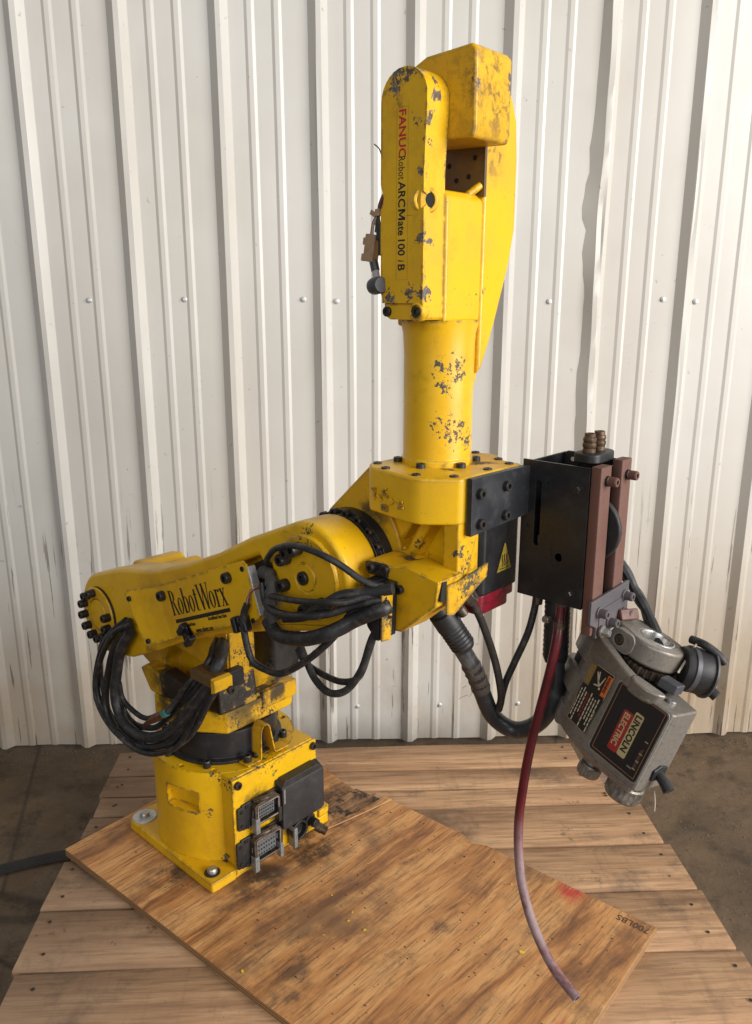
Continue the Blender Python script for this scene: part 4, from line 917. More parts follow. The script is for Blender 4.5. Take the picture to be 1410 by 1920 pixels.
# cables on the arm
CABL = [
(0.0055,[(-0.04,-0.158,0.478),(-0.103,-0.168,0.432),(-0.146,-0.167,0.383),(-0.165,-0.172,0.322),(-0.154,-0.176,0.283),(-0.113,-0.18,0.258),(-0.057,-0.185,0.251),(-0.016,-0.175,0.237),(0.026,-0.165,0.244),(0.072,-0.155,0.27),(0.102,-0.145,0.307),(0.125,-0.135,0.354),(0.169,-0.125,0.409)]),
(0.0055,[(-0.024,-0.166,0.477),(-0.073,-0.172,0.45),(-0.122,-0.173,0.394),(-0.154,-0.173,0.334),(-0.148,-0.175,0.29),(-0.114,-0.177,0.264),(-0.057,-0.173,0.24),(-0.01,-0.164,0.24),(0.051,-0.154,0.268),(0.078,-0.144,0.297),(0.105,-0.135,0.334),(0.162,-0.125,0.414)]),
(0.0105,[(-0.029,-0.166,0.461),(-0.062,-0.168,0.42),(-0.085,-0.167,0.372),(-0.095,-0.17,0.32),(-0.082,-0.172,0.287),(-0.05,-0.175,0.272),(-0.013,-0.165,0.262),(0.039,-0.155,0.283),(0.082,-0.145,0.325),(0.12,-0.135,0.373),(0.156,-0.125,0.418)]),
(0.0078,[(-0.038,-0.162,0.467),(-0.091,-0.166,0.411),(-0.118,-0.167,0.356),(-0.131,-0.171,0.307),(-0.121,-0.175,0.273),(-0.087,-0.178,0.252),(-0.051,-0.174,0.241),(-0.01,-0.163,0.242),(0.039,-0.152,0.265),(0.081,-0.141,0.311),(0.139,-0.129,0.393),(0.139,-0.118,0.412)]),
(0.005,[(-0.051,-0.160,0.478),(-0.104,-0.166,0.437),(-0.145,-0.164,0.398),(-0.157,-0.162,0.355),(-0.152,-0.165,0.316),(-0.138,-0.165,0.274),(-0.109,-0.165,0.253),(-0.066,-0.165,0.246),(-0.015,-0.165,0.249)]),
(0.0052,[(-0.086,-0.165,0.344),(-0.083,-0.162,0.311),(-0.051,-0.159,0.296),(-0.018,-0.156,0.294),(0.009,-0.149,0.307),(0.054,-0.138,0.338),(0.099,-0.126,0.392),(0.11,-0.115,0.413)]),
(0.006,[(-0.09,-0.165,0.322),(-0.081,-0.161,0.283),(-0.056,-0.156,0.267),(-0.015,-0.152,0.274),(0.008,-0.145,0.285),(0.05,-0.136,0.327),(0.098,-0.127,0.376),(0.128,-0.118,0.413)]),
(0.0055,[(0.06,-0.16,0.335),(0.069,-0.147,0.353),(0.092,-0.132,0.392),(0.102,-0.115,0.411)]),
(0.005,[(0.174,-0.125,0.415),(0.149,-0.133,0.375),(0.123,-0.14,0.327),(0.097,-0.145,0.293),(0.056,-0.15,0.26)]),
(0.012,[(0.135,-0.122,0.404),(0.149,-0.116,0.430),(0.150,-0.105,0.446),(0.135,-0.092,0.453),(.10,-.06,.45)]),
(0.008,[(0.112,-0.119,0.404),(0.119,-0.114,0.424),(0.122,-0.104,0.440),(0.110,-0.090,0.448),(.085,-.06,.45)]),
(0.0048,[(0.345,-0.140,0.655),(0.346,-0.158,0.672),(0.358,-0.165,0.686),(0.381,-0.171,0.703),(0.421,-0.176,0.717),(0.46,-0.182,0.721),(0.489,-0.18,0.717),(0.508,-0.17,0.706),(0.528,-0.16,0.692),(0.541,-0.15,0.685),(0.548,-0.14,0.682)]),
(0.0046,[(0.342,-0.165,0.635),(0.367,-0.173,0.634),(0.4,-0.179,0.639),(0.446,-0.186,0.649),(0.498,-0.19,0.662),(0.517,-0.179,0.664),(0.527,-0.167,0.667),(0.537,-0.156,0.671),(0.547,-0.145,0.672)]),
(0.0056,[(0.346,-0.168,0.645),(0.356,-0.173,0.624),(0.374,-0.178,0.616),(0.41,-0.183,0.62),(0.459,-0.188,0.632),(0.492,-0.176,0.642),(0.512,-0.164,0.652),(0.543,-0.152,0.665),(0.554,-0.14,0.667)]),
(0.008,[(0.564,-0.14,0.683),(0.532,-0.154,0.674),(0.505,-0.168,0.667),(0.491,-0.175,0.658),(0.465,-0.172,0.639),(0.428,-0.168,0.618),(0.389,-0.165,0.604)]),
(0.0108,[(0.352,-0.165,0.589),(0.376,-0.172,0.58),(0.407,-0.178,0.584),(0.449,-0.182,0.596),(0.489,-0.185,0.615),(0.507,-0.174,0.626),(0.521,-0.163,0.637),(0.552,-0.151,0.655),(0.556,-0.14,0.658)]),
(0.0055,[(0.561,-0.145,0.664),(0.531,-0.152,0.654),(0.51,-0.158,0.642),(0.498,-0.163,0.622),(0.477,-0.168,0.595),(0.438,-0.172,0.558),(0.391,-0.175,0.525),(0.361,-0.178,0.521),(0.334,-0.182,0.529),(0.321,-0.183,0.562),(0.32,-0.183,0.594),(0.327,-0.182,0.612)]),
(0.0055,[(0.37,-0.14,0.569),(0.392,-0.146,0.566),(0.414,-0.153,0.549),(0.44,-0.159,0.527),(0.475,-0.165,0.521),(0.501,-0.159,0.532),(0.522,-0.152,0.566),(0.534,-0.146,0.609),(0.551,-0.14,0.643)]),
(0.005,[(0.379,-0.135,0.544),(0.4,-0.141,0.533),(0.442,-0.146,0.53),(0.486,-0.152,0.536),(0.517,-0.152,0.554),(0.53,-0.146,0.594),(0.541,-0.141,0.633),(0.555,-0.135,0.645)]),
]
for r, P in CABL: obj('cable', B().tube(P, r * .92, 12, 8), M_CAB, rob)
obj('dusty_sheath', B().tube([(0.325,-0.150,0.652),(0.351,-0.160,0.657),(0.366,-0.168,0.646),(0.366,-0.170,0.628),(0.360,-0.168,0.606),(0.368,-0.166,0.592)], .0085, 12, 8, lambda t: 1 + .12 * math.sin(t * 40)), M_FUZZ, rob)
obj('copper_end', B().tube([(-0.009,-0.165,0.287),(0.015,-0.164,0.305),(0.038,-0.162,0.32),(0.054,-0.16,0.331)], .0066, 12, 6, lambda t: .55 + .5 * min(1, t * 2.2)), M_COPPER, rob)
obj('teal_wrap', B().tube([(.052, -.161, .330), (.0605, -.159, .336)], .0068, 12, 3), M_TEAL, rob)
for j in range(3):
    obj('loose_wire', B().tube([(.340, -.160, .640), (.332 - .002 * j, -.174, .632), (.326 + .002 * j, -.180, .620), (.327, -.182, .606)], .0013, 6, 5), (M_WRED, M_WWHT, M_WBRN)[j], rob)
# lint hanging in the cables
g = B()
for i in range(90):
    c = Vector(rnd.choice([(.352, -.176, .59), (.364, -.18, .525), (.40, -.176, .602), (.37, -.17, .63)])) + Vector((rnd.gauss(0, .012), rnd.gauss(0, .006), rnd.gauss(0, .008)))
    d = Vector((rnd.gauss(0, 1), rnd.gauss(0, 1), rnd.gauss(0, 1))) * .0022
    g.tube([c, c + d + Vector((0, 0, .0006)), c + d * 2], .00013, 3, 2)
lt = obj('lint', g, plain('lint_grey', (.16, .14, .125), .95, .4), rob); lt['kind'] = 'stuff'
# cable glands below the casing
obj('hex_fitting', B().cyl((.560, -.020, .640), (.33, .5, -.80), .0115, .022, 6).cyl((.567, -.008, .622), (.33, .5, -.8), .0075, .014, 14), M_BRN, rob, .0008)
obj('hex_fitting', B().cyl((.576, -.012, .652), (.3, .5, -.8), .0115, .020, 6), M_BRN, rob, .0008)

# ------------------------------------------------------------------ hoses
solo('corrugated_hose', B().tube([(0.536,-0.03,0.632),(0.545,-0.012,0.597),(0.558,0.007,0.56),(0.569,0.024,0.525),(0.573,0.036,0.498),(0.573,0.047,0.475),(0.582,0.063,0.435),(0.606,0.08,0.415),(0.636,0.087,0.429),(0.657,0.093,0.461),(0.66,0.1,0.502),(0.654,0.107,0.546),(0.648,0.113,0.587),(0.645,0.118,0.640)], .0125, 18, 10), M_COND, 'thick black conduit hose looping from the yellow elbow to the black box', 'hose', (.606, .08, .40))
ch = bpy.data.objects['corrugated_hose']
def part_of_solo(name, b, m, parent, bevel=0): return obj(name, b, m, parent, bevel)
P1, D1 = Vector((.5365, -.029, .632)), Vector((.30, .45, -.84)).normalized()
b = B().lathe([(.0135, 0), (.0165, .002), (.0165, .008), (.0145, .010), (.0145, .024), (.0185, .026), (.0185, .050), (.017, .052)] + [(.0168 + .0012 * (k % 2), .052 + .003 * k) for k in range(12)] + [(.0150, .092)], P1, D1, 32)
obj('hose_end', b, M_PLA, ch, .0006)
b = B().lathe([(.0172 + .0010 * (k % 2), .0035 * k) for k in range(30)] + [(.0145, .112)], (.647, .116, .640), (.06, -.075, -1), 32)
obj('hose_end', b, M_PLA, ch, .0004)
obj('frayed_tape', B().tube([(.5675, .0225, .5275), (.5715, .0335, .505), (.573, .045, .480)], .0138, 14, 6, lambda t: 1 + .05 * math.sin(t * 23)), dark('frayed_tape', (.06, .045, .035), .9, .8, (.12, .085, .05), 60, bump=.7), ch)
g = B()
for i in range(40):
    c = Vector((.5695, .030, .51)) + Vector((rnd.gauss(0, .006), rnd.gauss(0, .006), rnd.gauss(0, .014))); d = Vector((rnd.gauss(-.6, .6), rnd.gauss(-.6, .6), rnd.gauss(-.3, .6))) * .004
    g.tube([c, c + d, c + d * 1.6 + Vector((0, 0, -.001))], .0003, 3, 2)
fr = obj('frayed_threads', g, plain('thread_brown', (.09, .06, .04), .9), ch); fr['kind'] = 'stuff'
solo('thin_hose', B().tube([(0.570,0.002,0.640),(0.575,0.017,0.618),(0.579,0.033,0.588),(0.586,0.05,0.541),(0.594,0.055,0.506),(0.597,0.060,0.472),(0.591,0.064,0.448)], .0055, 12, 8), dark('hairy_hose', (.02, .015, .012), .7, .8, (.075, .05, .035), 70, bump=.6), 'thin fuzzy black hose hanging from the brown hex fitting to the thick hose', 'hose', (.592, .06, .45), group='thin black hoses beside the thick hose')
solo('thin_hose', B().tube([(0.620,0.108,0.632),(0.618,0.102,0.596),(0.614,0.094,0.563),(0.602,0.084,0.521),(0.593,0.075,0.486),(0.590,0.068,0.452)], .0053, 12, 8), M_CAB, 'thin smooth black hose dropping from the left underside of the black box', 'hose', (.592, .07, .45), group='thin black hoses beside the thick hose')
h2 = bpy.data.objects['thin_hose.001']
obj('hose_nut', B().cyl((.6205, .109, .634), (-.02, -.06, -1), .0108, .013, 6).cyl((.620, .1085, .622), (-.03, -.1, -1), .0075, .014, 16), M_BRN, h2, .0008)
obj('hose_nut', B().cyl((.5675, -.006, .652), (.25, .62, -.76), .0110, .020, 6).cyl((.572, .006, .637), (.25, .62, -.76), .0118, .012, 6), M_BRN, bpy.data.objects['thin_hose'], .0008)
RH = [(0.674,0.082,0.650),(0.6745,0.076,0.612),(0.676,0.069,0.585),(0.674,0.061,0.544),(0.668,0.052,0.49),(0.661,0.043,0.434),(0.658,0.034,0.378),(0.658,0.025,0.314),(0.667,0.016,0.262),(0.682,0.007,0.223),(0.708,-0.002,0.182),(0.746,-0.011,0.146),(0.788,-0.02,0.131)]
rhb = B().tube(RH, .0066, 16, 10)
rh = solo('red_hose', rhb, M_REDH, 'long dark red rubber hose hanging from the black box, dusty at its free end', 'hose', (0.788, -0.02, 0.131))
dE = (Vector(RH[-1]) - Vector(RH[-2])).normalized()
obj('hose_bore_shade', B().cyl(Vector(RH[-1]) - dE * .0001, dE, .0040, .0004, 14), M_CREV, rh)
obj('hose_clamp', B().lathe([(.0078, 0), (.0078, .009)], (.675, .0745, .606), (.02, -.12, -1), 20), M_BRASS, rh, .0004)
obj('clamp_screw', B().cyl((.662, .071, .606), (-1, .1, -.2), .0048, .010, 14), M_STEEL, rh, .0006)
obj('hose_nut', B().cyl((.674, .081, .645), (.01, -.12, -1), .0092, .018, 6), M_BRN, rh, .0008)

# ------------------------------------------------------------------ feeder mount: plate, box and rusted bars
mo = thing('mounting_bracket', 'black steel plate and open box with two rusty bars bolted to the yellow elbow', 'bracket', (.67, .11, .60))
obj('flat_plate', B().prism([(-.0605, .7435), (.1545, .752), (.1545, .8145), (-.0605, .8165)], 'x', .6135, .6215), M_PLT, mo, .0006)
for yy, zz in ((-.045, .796), (-.043, .757), (.012, .7965), (.012, .758)): bolt(mo, (.6215, yy, zz), (1, 0, 0), .0068, .0065)
def wallbox(b, rects, y0, y1):
    for x0, x1, z0, z1 in rects: b.box(x0, x1, y0, y1, z0, z1)
bx = B().prism([(.6105, .6335), (.7085, .6335), (.7085, .8225), (.6105, .8225)], 'y', .068, .0715)
fp = obj('front_panel', bx, M_BLK, mo, .0012)
cut(fp, B().prism([(x, z) for x, z in rrect(.6315, .6405, .707, .797, .0044, 5)], 'y', .05, .1).prism(rrect(.658, .675, .684, .708, .003), 'y', .05, .0695).cyl((.6705, .06, .697), (0, 1, 0), .0058, .03, 16).cyl((.6255, .06, .807), (0, 1, 0), .0032, .0105, 12).cyl((.6225, .06, .733), (0, 1, 0), .0032, .0105, 12).cyl((.6505, .06, .794), (0, 1, 0), .0026, .0105, 10))
obj('rear_panel', B().box(.6222, .7085, .1525, .1555, .6335, .8225), M_BLK, mo, .001)
obj('side_panel', B().box(.6222, .6252, .0716, .1524, .6335, .8225), M_BLK, mo, .001)
obj('side_panel', B().box(.7052, .7086, .0716, .1524, .6335, .817), M_BLK, mo, .001)
obj('floor_panel', B().box(.6253, .7050, .0717, .1523, .6335, .637), M_BLK, mo)
obj('inner_angle', B().prism([(.626, .80), (.648, .80), (.648, .821), (.640, .825), (.630, .825), (.626, .82)], 'y', .147, .1523), M_BLK, mo, .001)
obj('angle_hole', B().cyl((.640, .1468, .8145), (0, -1, 0), .0032, .0004, 14), M_WALL, mo)
hexbolt(mo, (.693, .068, .793), (0, -1, 0), .0055, .006, M_BOLT); hexbolt(mo, (.690, .068, .652), (0, -1, 0), .0055, .006, M_BOLT)
obj('wire_spool', B().lathe([(.03, 0), (.058, 0), (.058, .006), (.03, .006)], (.690, .1025, .715), (0, 1, 0), 40).cyl((.69, .1025, .715), (0, 1, 0), .03, .04, 32) if False else B().prism([(x, z) for x, z in circ(.690, .735, .047, -75, 75, 12)], 'y', .104, .113), M_PLA, mo, .003)
obj('brown_wedge', B().prism([(.628, .716), (.646, .722), (.646, .706), (.628, .704)], 'y', .085, .10), plain('brown_card', (.10, .06, .03), .7), mo)
# rusty bars
obj('rusty_bar', B().prism(rrect(.7092, .7235, .0695, .0965, .0012, 2), 'z', .600, .8245), M_RUST, mo, .0012)
obj('rusty_bar', B().prism(rrect(.7092, .7235, .1255, .1520, .0012, 2), 'z', .625, .8265), M_RUST, mo, .0012)
for yy in (.085, .140):
    obj('lock_washer', B().lathe([(.0068, 0), (.0068, .0035), (.006, .004)], (.7235, yy, .806), (1, 0, 0), 18), M_GREASE, mo)
    bolt(mo, (.7272, yy, .806), (1, 0, 0), .0062, .011, M_RUST)
# hose bulkhead on top of the box
obj('bulkhead_plate', B().prism([(x, y) for x, y in rrect(.668, .7045, .088, .149, .014, 5)], 'z', .8225, .8355), M_PLA, mo, .0025)
for yy in (.104, .130):
    f = obj('hose_coupling', B().lathe([(q * .86, p * .8) for q, p in [(.0098, 0), (.0098, .005), (.0086, .0065), (.0102, .010), (.0102, .0145), (.0088, .016), (.0102, .020), (.0096, .024), (.0080, .0255), (.0080, .0310), (.0064, .0315), (.0058, .026)]], (.686, yy, .8355), (0, 0, 1), 28), M_BRASS, mo, .0004)
# clevis plate under the bars
cv = obj('joint_plate', B().prism([(.0585, .6515), (.0585, .62), (.0755, .611), (.0755, .596), (.1585, .5985), (.164, .60), (.164, .655)], 'x', .7238, .7285), M_PURP, mo, .0012)
obj('joint_plate', B().prism([(.080, .634), (.158, .637), (.158, .609), (.080, .606)], 'x', .7286, .7300), M_PURP, mo, .0008)
for yy, zz, hx in ((.0785, .6325, 0), (.1495, .6375, 0), (.1475, .6135, 0), (.1060, .6125, 0), (.0845, .6055, 1)):
    x0 = .7286 if zz > .63 else .7301
    obj('lock_washer', B().lathe([(.0078, 0), (.0078, .0022), (.007, .0026)], (x0, yy, zz), (1, 0, 0), 18), M_PURP, mo)
    (hexbolt if hx else bolt)(mo, (x0 + .0024, yy, zz), (1, 0, 0), .0062 if not hx else .0056, .0115, M_STEEL if hx else M_PURP)
obj('bar_shoe', B().box(.7105, .7235, .0762, .155, .600, .6245), M_BLK, mo, .001)
# cable behind the box
solo('twisted_cable', B().tube([(.668, .182, .705), (0.683,0.194,0.681),(0.708,0.196,0.652),(0.728,0.192,0.626),(0.746,0.186,0.609),(0.77,0.172,0.582),(0.789,0.150,0.560)], .0075, 10, 8, lambda t: 1 + .1 * math.sin(t * 25)).tube([(.668, .19, .69), (0.682,0.200,0.668),(0.708,0.204,0.638),(0.729,0.202,0.620),(0.747,0.190,0.596),(0.768,0.170,0.571),(.78,.15,.555)], .0062, 10, 8), M_CAB, 'twisted black cable behind the rusty bars running down to the feeder motor', 'cable', (.73, .19, .57))

# ------------------------------------------------------------------ wire feeder
fd = thing('wire_feeder', 'dusty cast metal wire feed unit hanging tilted at the end of the bracket', 'wire feeder', (0, 0, 0), FD)
# long front shell: profile in x (across the name plate) and z (out of it), run along y
sh = [(.0775, -.003), (.0775, -.058), (-.02, -.085), (-.072, -.085), (-.084, -.030), (-.066, -.0125), (-.010, 0), (-.004, .0008), (.073, .0008)]
body = obj('feeder_body', B().prism([(x, z) for x, z in sh], 'y', -.112, .004), M_ALU, fd, .005, seg=3)
up = [(-.004, .0008), (-.010, 0), (-.066, -.0125), (-.084, -.030), (-.090, -.05), (-.080, -.052), (-.070, -.034), (-.058, -.024), (-.008, -.014), (.012, -.013), (.040, -.012), (.046, -.004), (.044, .006), (.034, .010), (.016, .008)]
# shell rim rises towards the upper left: its top follows x
b = B(); n = len(up)
top = lambda x: .010 + max(0, min(1, (.02 - x) / .08)) * .020
b.add([(x, -.002, z) for x, z in up] + [(x, top(x), z) for x, z in up], [tuple(range(n))[::-1], tuple(range(n, 2 * n))] + [(i, (i + 1) % n, n + (i + 1) % n, n + i) for i in range(n)])
obj('shell_rim', b, M_ALU, fd, .004, seg=3)
obj('rim_bulge', B().prism([(x, z) for x, z in [(.006, -.004), (.010, .006), (.020, .0095), (.036, .008), (.046, .001), (.05, -.01), (.045, -.012), (.01, -.012)]], 'y', -.004, .016, [(.004, -.004), (.008, .006), (.020, .0125), (.038, .0125), (.052, .004), (.056, -.008), (.048, -.012), (.008, -.012)]), M_ALU, fd, .004, seg=3)
# three cast fins with oval slots between them
for y0, y1, x1, x2 in ((-.017, .020, -.116, -.122), (-.069, -.031, -.118, -.124), (-.116, -.083, -.106, -.118)):
    obj('side_fin', B().prism([(-.064, -.013), (-.074, -.016), (x1 + .006, -.045), (x1, -.055), (x1 + .01, -.088), (-.064, -.088)], 'y', y0, y1, None), M_ALU, fd, .005, seg=3)
obj('lower_skirt', B().prism([(-.066, -.014), (-.010, -.0015), (.070, -.001), (.070, -.05), (-.09, -.06)], 'y', -.112, -.124, [(-.040, -.02), (-.008, -.006), (.066, -.006), (.066, -.045), (-.05, -.06)]), M_ALU, fd, .004)
obj('slot_shade', B().prism([(-.070, -.022), (-.102, -.043), (-.106, -.085), (-.06, -.085)], 'y', -.100, .010), M_GREASE, fd, .003)  # dark insert between the fins, standing in for shade in the slots
# name plate and its print
plt_ = obj('name_plate', B().prism(rrect(-.0035, .0712, -.1015, .0005, .005), 'z', .0010, .0024), M_DECK, fd, .0004)
obj('plate_bead', B().prism(rrect(-.006, .0735, -.104, .003, .0065), 'z', .0005, .0016), M_ALU, fd, .0005)
gl = B()
for x0, x1, y0, y1 in ((.0005, .0012, -.0970, -.0010), (.0672, .0679, -.0970, -.0010), (.0005, .0679, -.0977, -.0970), (.0005, .0679, -.0010, -.0003)): gl.box(x0, x1, y0, y1, .0024, .00255)
obj('gold_border', gl, M_GOLD, plt_)
obj('name_field', B().prism(rrect(.0335, .0462, -.0840, -.0205, .0025), 'z', .0024, .0026), M_CREAM, plt_)
obj('name_field', B().prism(rrect(.0185, .0330, -.0850, -.0265, .0028), 'z', .0024, .0026), M_LRED, plt_)
dx, dy = (0, -1, 0), (1, 0, 0)
text(plt_, 'LINCOLN', (.0358, -.0232, .00265), dx, dy, .0118, M_INK, sx=1.05, off=.0004)
text(plt_, 'ELECTRIC', (.0212, -.0290, .00265), dx, dy, .0112, M_CREAM, sx=.98, off=.0003)
sl = obj('slider_slot_shade', B().prism(rrect(.0535, .0590, -.0905, -.0345, .0026), 'z', .0024, .0026), M_CREV, plt_)
obj('worn_scale', B().prism([(.0595, -.060), (.0635, -.055), (.0640, -.086), (.0600, -.088)], 'z', .0024, .0026), plain('brown_scuff', (.07, .035, .025), .6, .8, 200), plt_)
for yy in (-.046, -.064, -.075, -.086): obj('scale_mark', B().box(.0600, .0645, yy - .0005, yy + .0005, .0026, .0028), M_CREAM, plt_)
obj('slider', B().box(.053, .0595, -.0885, -.0865, .0026, .0032), M_LEV, plt_)
# warning label on the slanted facet
e1 = Vector((-.056, 0, -.0125)).normalized(); e2 = Vector((0, 1, 0)); e3 = e1.cross(e2) * -1
wo = Vector((-.012, 0, .0002))
def wpt(s, y, h=0.0): return wo + e1 * s + e2 * y + Vector((-.2179, 0, .976)) * h
def wquad(P, h): return B().add([wpt(s, y, h) for s, y in P] + [wpt(s, y, h - .0004) for s, y in P], [tuple(range(len(P))), tuple(range(len(P), 2 * len(P)))[::-1]] + [(i, (i + 1) % len(P), len(P) + (i + 1) % len(P), len(P) + i) for i in range(len(P))])
wlb = obj('warning_sticker', wquad([(.001, -.0365), (.001, -.001), (.0335, -.004), (.0335, -.037), (.0435, -.037), (.0435, -.0925), (.006, -.0925)][::-1], .0011), M_INK, fd)
obj('sticker_residue', wquad([(.0335, -.005), (.044, -.0075), (.042, -.036), (.0335, -.036)], .0008), plain('old_glue', (.22, .14, .035), .7, .8, 120), wlb)
obj('warning_band', wquad([(.0015, -.0335), (.0015, -.0040), (.0095, -.0045), (.0095, -.0350)], .0014), M_ORNG, wlb)
text(wlb, 'WARNING', wpt(.0082, -.0055, .00145), e2 * -1, e1 * -1, .0062, M_INK, sx=.78, off=.0003)
fgm = B()
def limb(a, c, w):
    a, c = Vector(a), Vector(c); d = (c - a).normalized(); p = Vector((-d.y, d.x)) * w
    fgm.add([wpt(*(a + p), .0014), wpt(*(a - p), .0014), wpt(*(c - p * .8), .0014), wpt(*(c + p * .8), .0014)], [(0, 1, 2, 3)])
for a, c, w in (((.0160, -.026), (.0205, -.0215), .0016), ((.0205, -.0215), (.0280, -.0105), .0013), ((.0205, -.0215), (.0245, -.0085), .0012), ((.0165, -.0255), (.0260, -.0285), .0011), ((.0160, -.024), (.0135, -.0145), .0010), ((.0135, -.0145), (.0125, -.0100), .0007)): limb(a, c, w)
fgm.add([wpt(.0150 + .0018 * math.cos(k), -.0285 + .0018 * math.sin(k), .0014) for k in [2 * math.pi * i / 12 for i in range(12)]], [tuple(range(12))])
obj('hazard_figure', fgm, M_CREAMT, wlb)
for red in (0, 1):   # print too small to read in the photograph: word-length marks
    sp_ = B()
    for i in range(8):
        if (i == 4) != bool(red): continue
        y = -.040 - (.004 if i % 3 else 0); s0 = .0060 + .0048 * i
        while y > -.086 + .006 * (i % 3):
            wl_ = rnd.uniform(.0025, .0075); sp_.add([wpt(s0, y, .00125), wpt(s0, y - wl_, .00125), wpt(s0 + .0019, y - wl_, .00125), wpt(s0 + .0019, y, .00125)], [(0, 1, 2, 3)]); y -= wl_ + .0014
    o = obj('small_print', sp_, M_LRED if red else M_CREAMT, wlb); o['kind'] = 'stuff'
for P in ([(.0430, -.0925), (.0430, -.060), (.0436, -.060), (.0436, -.0925)], [(.006, -.0925), (.0436, -.0925), (.0436, -.0920), (.006, -.0920)], [(.0003, -.037), (.0003, -.0005), (.0012, -.0005), (.0012, -.037)], [(.0003, -.0008), (.0335, -.0038), (.0335, -.003), (.0003, 0)], [(.0046, -.07), (.0046, -.058), (.0054, -.058), (.0054, -.07)]):
    obj('sticker_border', B().add([wpt(s, y, .0013) for s, y in P], [(0, 1, 2, 3)]), M_CREAM, wlb)
# clamp ring on top
oc = Vector((-.018, .024, -.068))
ringp = circ(-.016, -.066, .040, -62, 118, 16) + [(-.060, -.040), (-.066, -.042), (-.072, -.058), (-.070, -.095), (-.058, -.104), (-.02, -.107)]
rgo = obj('clamp_ring', B().prism([(x, z) for x, z in ringp], 'y', .022, .052), M_ALU, fd, .0045, seg=3)
ear = obj('clamp_ear', B().prism(rrect(-.058, -.020, .0225, .0505, .010, 5), 'z', -.062, -.0235), M_ALU, fd, .004)
cut(rgo, B().cyl((-.017, .0, -.070), (0, 1, 0), .0225, .1, 32))
cut(ear, B().cyl((-.043, .036, -.034), (0, 0, 1), .0078, .03, 18).cyl((-.017, .0, -.070), (0, 1, 0), .0225, .1, 32))
obj('clamp_bush', B().lathe([(.0240, .028), (.0240, .0515), (.0215, .0525), (.0205, .0500), (.0205, .02)], (-.017, 0, -.070), (0, 1, 0), 40), M_STEEL, fd, .0005)
obj('bore_floor', B().cyl((-.017, .018, -.070), (0, 1, 0), .022, .002, 28), M_GREASE, fd)
bolt(fd, (-.043, .036, -.031), (0, 0, 1), .0066, .005, M_BRN)
obj('gear_pit_shade', B().prism([(-.06, -.030), (.03, -.018), (.040, -.03), (.03, -.085), (-.07, -.085)], 'y', .002, .006), M_CREV, fd)
ge = B()
for k in range(16):
    t = R(-70 + 12 * k); ge.box(-.0012, .0012, 0, .012, 0, .005, Matrix.Translation((-.012 + .036 * math.cos(t), .008, -.066 + .036 * math.sin(t))) @ Matrix.Rotation(-t + R(90), 4, 'Y'))
obj('gear_teeth', ge.cyl((-.012, .008, -.066), (0, 1, 0), .036, .010, 36), M_BRN, fd)
bolt(fd, (.0545, .004, -.027), (0, 1, 0), .0062, .0042, M_STEEL, 'screw')
# black motor behind, with its strap, spring wire and plug
mdir = Vector((.60, .06, -.80)).normalized(); mc = Vector((.020, .032, -.080))
mot = obj('feeder_motor', B().lathe([(.026, 0), (.028, .004), (.0300, .018), (.0305, .036), (.027, .040)], mc, mdir, 40), M_PLA, fd, .001)
obj('motor_rim', B().lathe([(.0300, .0360), (.0335, .0365), (.0335, .039), (.0300, .0395)], mc, mdir, 40), dark('grey_rim', (.05, .05, .052), .5), mot)
obj('motor_plug', B().cyl(mc + Vector((.030, -.012, -.028)), (.9, -.25, -.2), .0075, .020, 16), M_PLA, mot, .001)
obj('motor_cable', B().tube([mc + Vector((-.01, .034, -.02)), mc + Vector((.010, .038, -.018)), mc + Vector((.026, .034, -.026)), mc + Vector((.036, .026, -.036))], .0055, 12, 6), M_CAB, mot)
obj('motor_band', B().lathe([(.0290, .010), (.0306, .0105), (.0306, .0165), (.0300, .017)], mc, mdir, 40), M_GREYP, mot)
obj('tie_strip', B().tube([(.006, .064, -.110), (.020, .066, -.098), (.0225, .064, -.092), (.0305, .030, -.062)], .0016, 6, 5), M_CREAMT, fd)
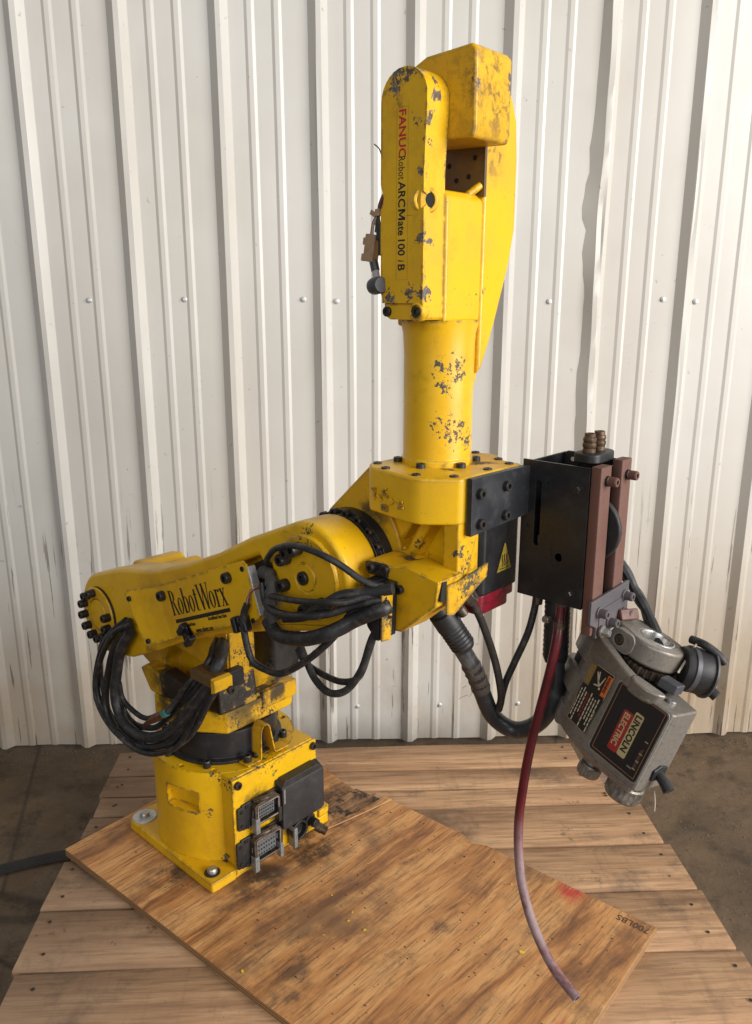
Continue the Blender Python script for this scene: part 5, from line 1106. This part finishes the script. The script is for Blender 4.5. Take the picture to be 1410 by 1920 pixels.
obj('side_block', B().prism([(.026, -.030), (.050, -.036), (.050, -.056), (.024, -.052)], 'y', .010, .024), M_GREYP, fd, .002)
# arm up to the joint plate
obj('hanger_arm', B().box(-.014, .016, -.0075, .0075, -.05, .03, Matrix.Translation((-.083, .046, -.066)) @ Matrix.Rotation(R(38), 4, 'Z') @ Matrix.Rotation(R(70), 4, 'Y')), M_RUST, fd, .002)
# knurled outlets and the toggle
def knurl(o, r, h):
    b = B(); n = 44; P = [(.72, -.012), (.72, 0), (.92, .001), (1, .003), (1, h - .003), (.93, h)]
    vs = []; o = Vector(o)
    for k in range(n):
        t = 2 * math.pi * k / n; q = 1 + (.025 if k % 2 else -.01)
        vs += [(o.x + r * f * (q if .95 < f else 1) * math.cos(t), o.y - hh, o.z + r * f * (q if .95 < f else 1) * math.sin(t)) for f, hh in P]
    m = len(P); fs = [(k * m + i, ((k + 1) % n) * m + i, ((k + 1) % n) * m + i + 1, k * m + i + 1) for k in range(n) for i in range(m - 1)]
    fs += [tuple(k * m + m - 1 for k in range(n)), tuple(k * m for k in range(n))[::-1]]
    return b.add(vs, fs)
obj('knurled_cap', knurl((-.004, -.134, -.030), .0155, .018), metal('knurled_steel', (.30, .28, .25), .45, (.16, .14, .11), 120), fd, ang=20)
obj('knurled_cap', knurl((.050, -.120, -.030), .0235, .024), bpy.data.materials['knurled_steel'], fd, ang=20)
obj('toggle_base', B().prism([(-.096, -.047), (-.077, -.047), (-.073, -.028), (-.079, -.015), (-.095, -.018)], 'x', .0774, .0810), M_PLA, fd, .0015)
obj('toggle_lever', B().tube([(.079, -.086, -.031), (.090, -.0895, -.030), (.1015, -.095, -.029)], .0072, 14, 5, lambda t: .85 + .2 * t), M_PLA, fd, .0)
obj('wire_end', B().tube([(.085, -.108, -.03), (.094, -.118, -.026), (.099, -.127, -.024)], .0007, 6, 4), M_WWHT, fd)
solo('cobweb_thread', B().tube([(-.004, -.152, -.03), (-.028, -.19, -.02), (-.045, -.225, -.01)], .00022, 4, 4), M_WHTP, 'pale thread hanging from the smaller knurled cap', 'thread', (-.004, -.152, -.03), FD)
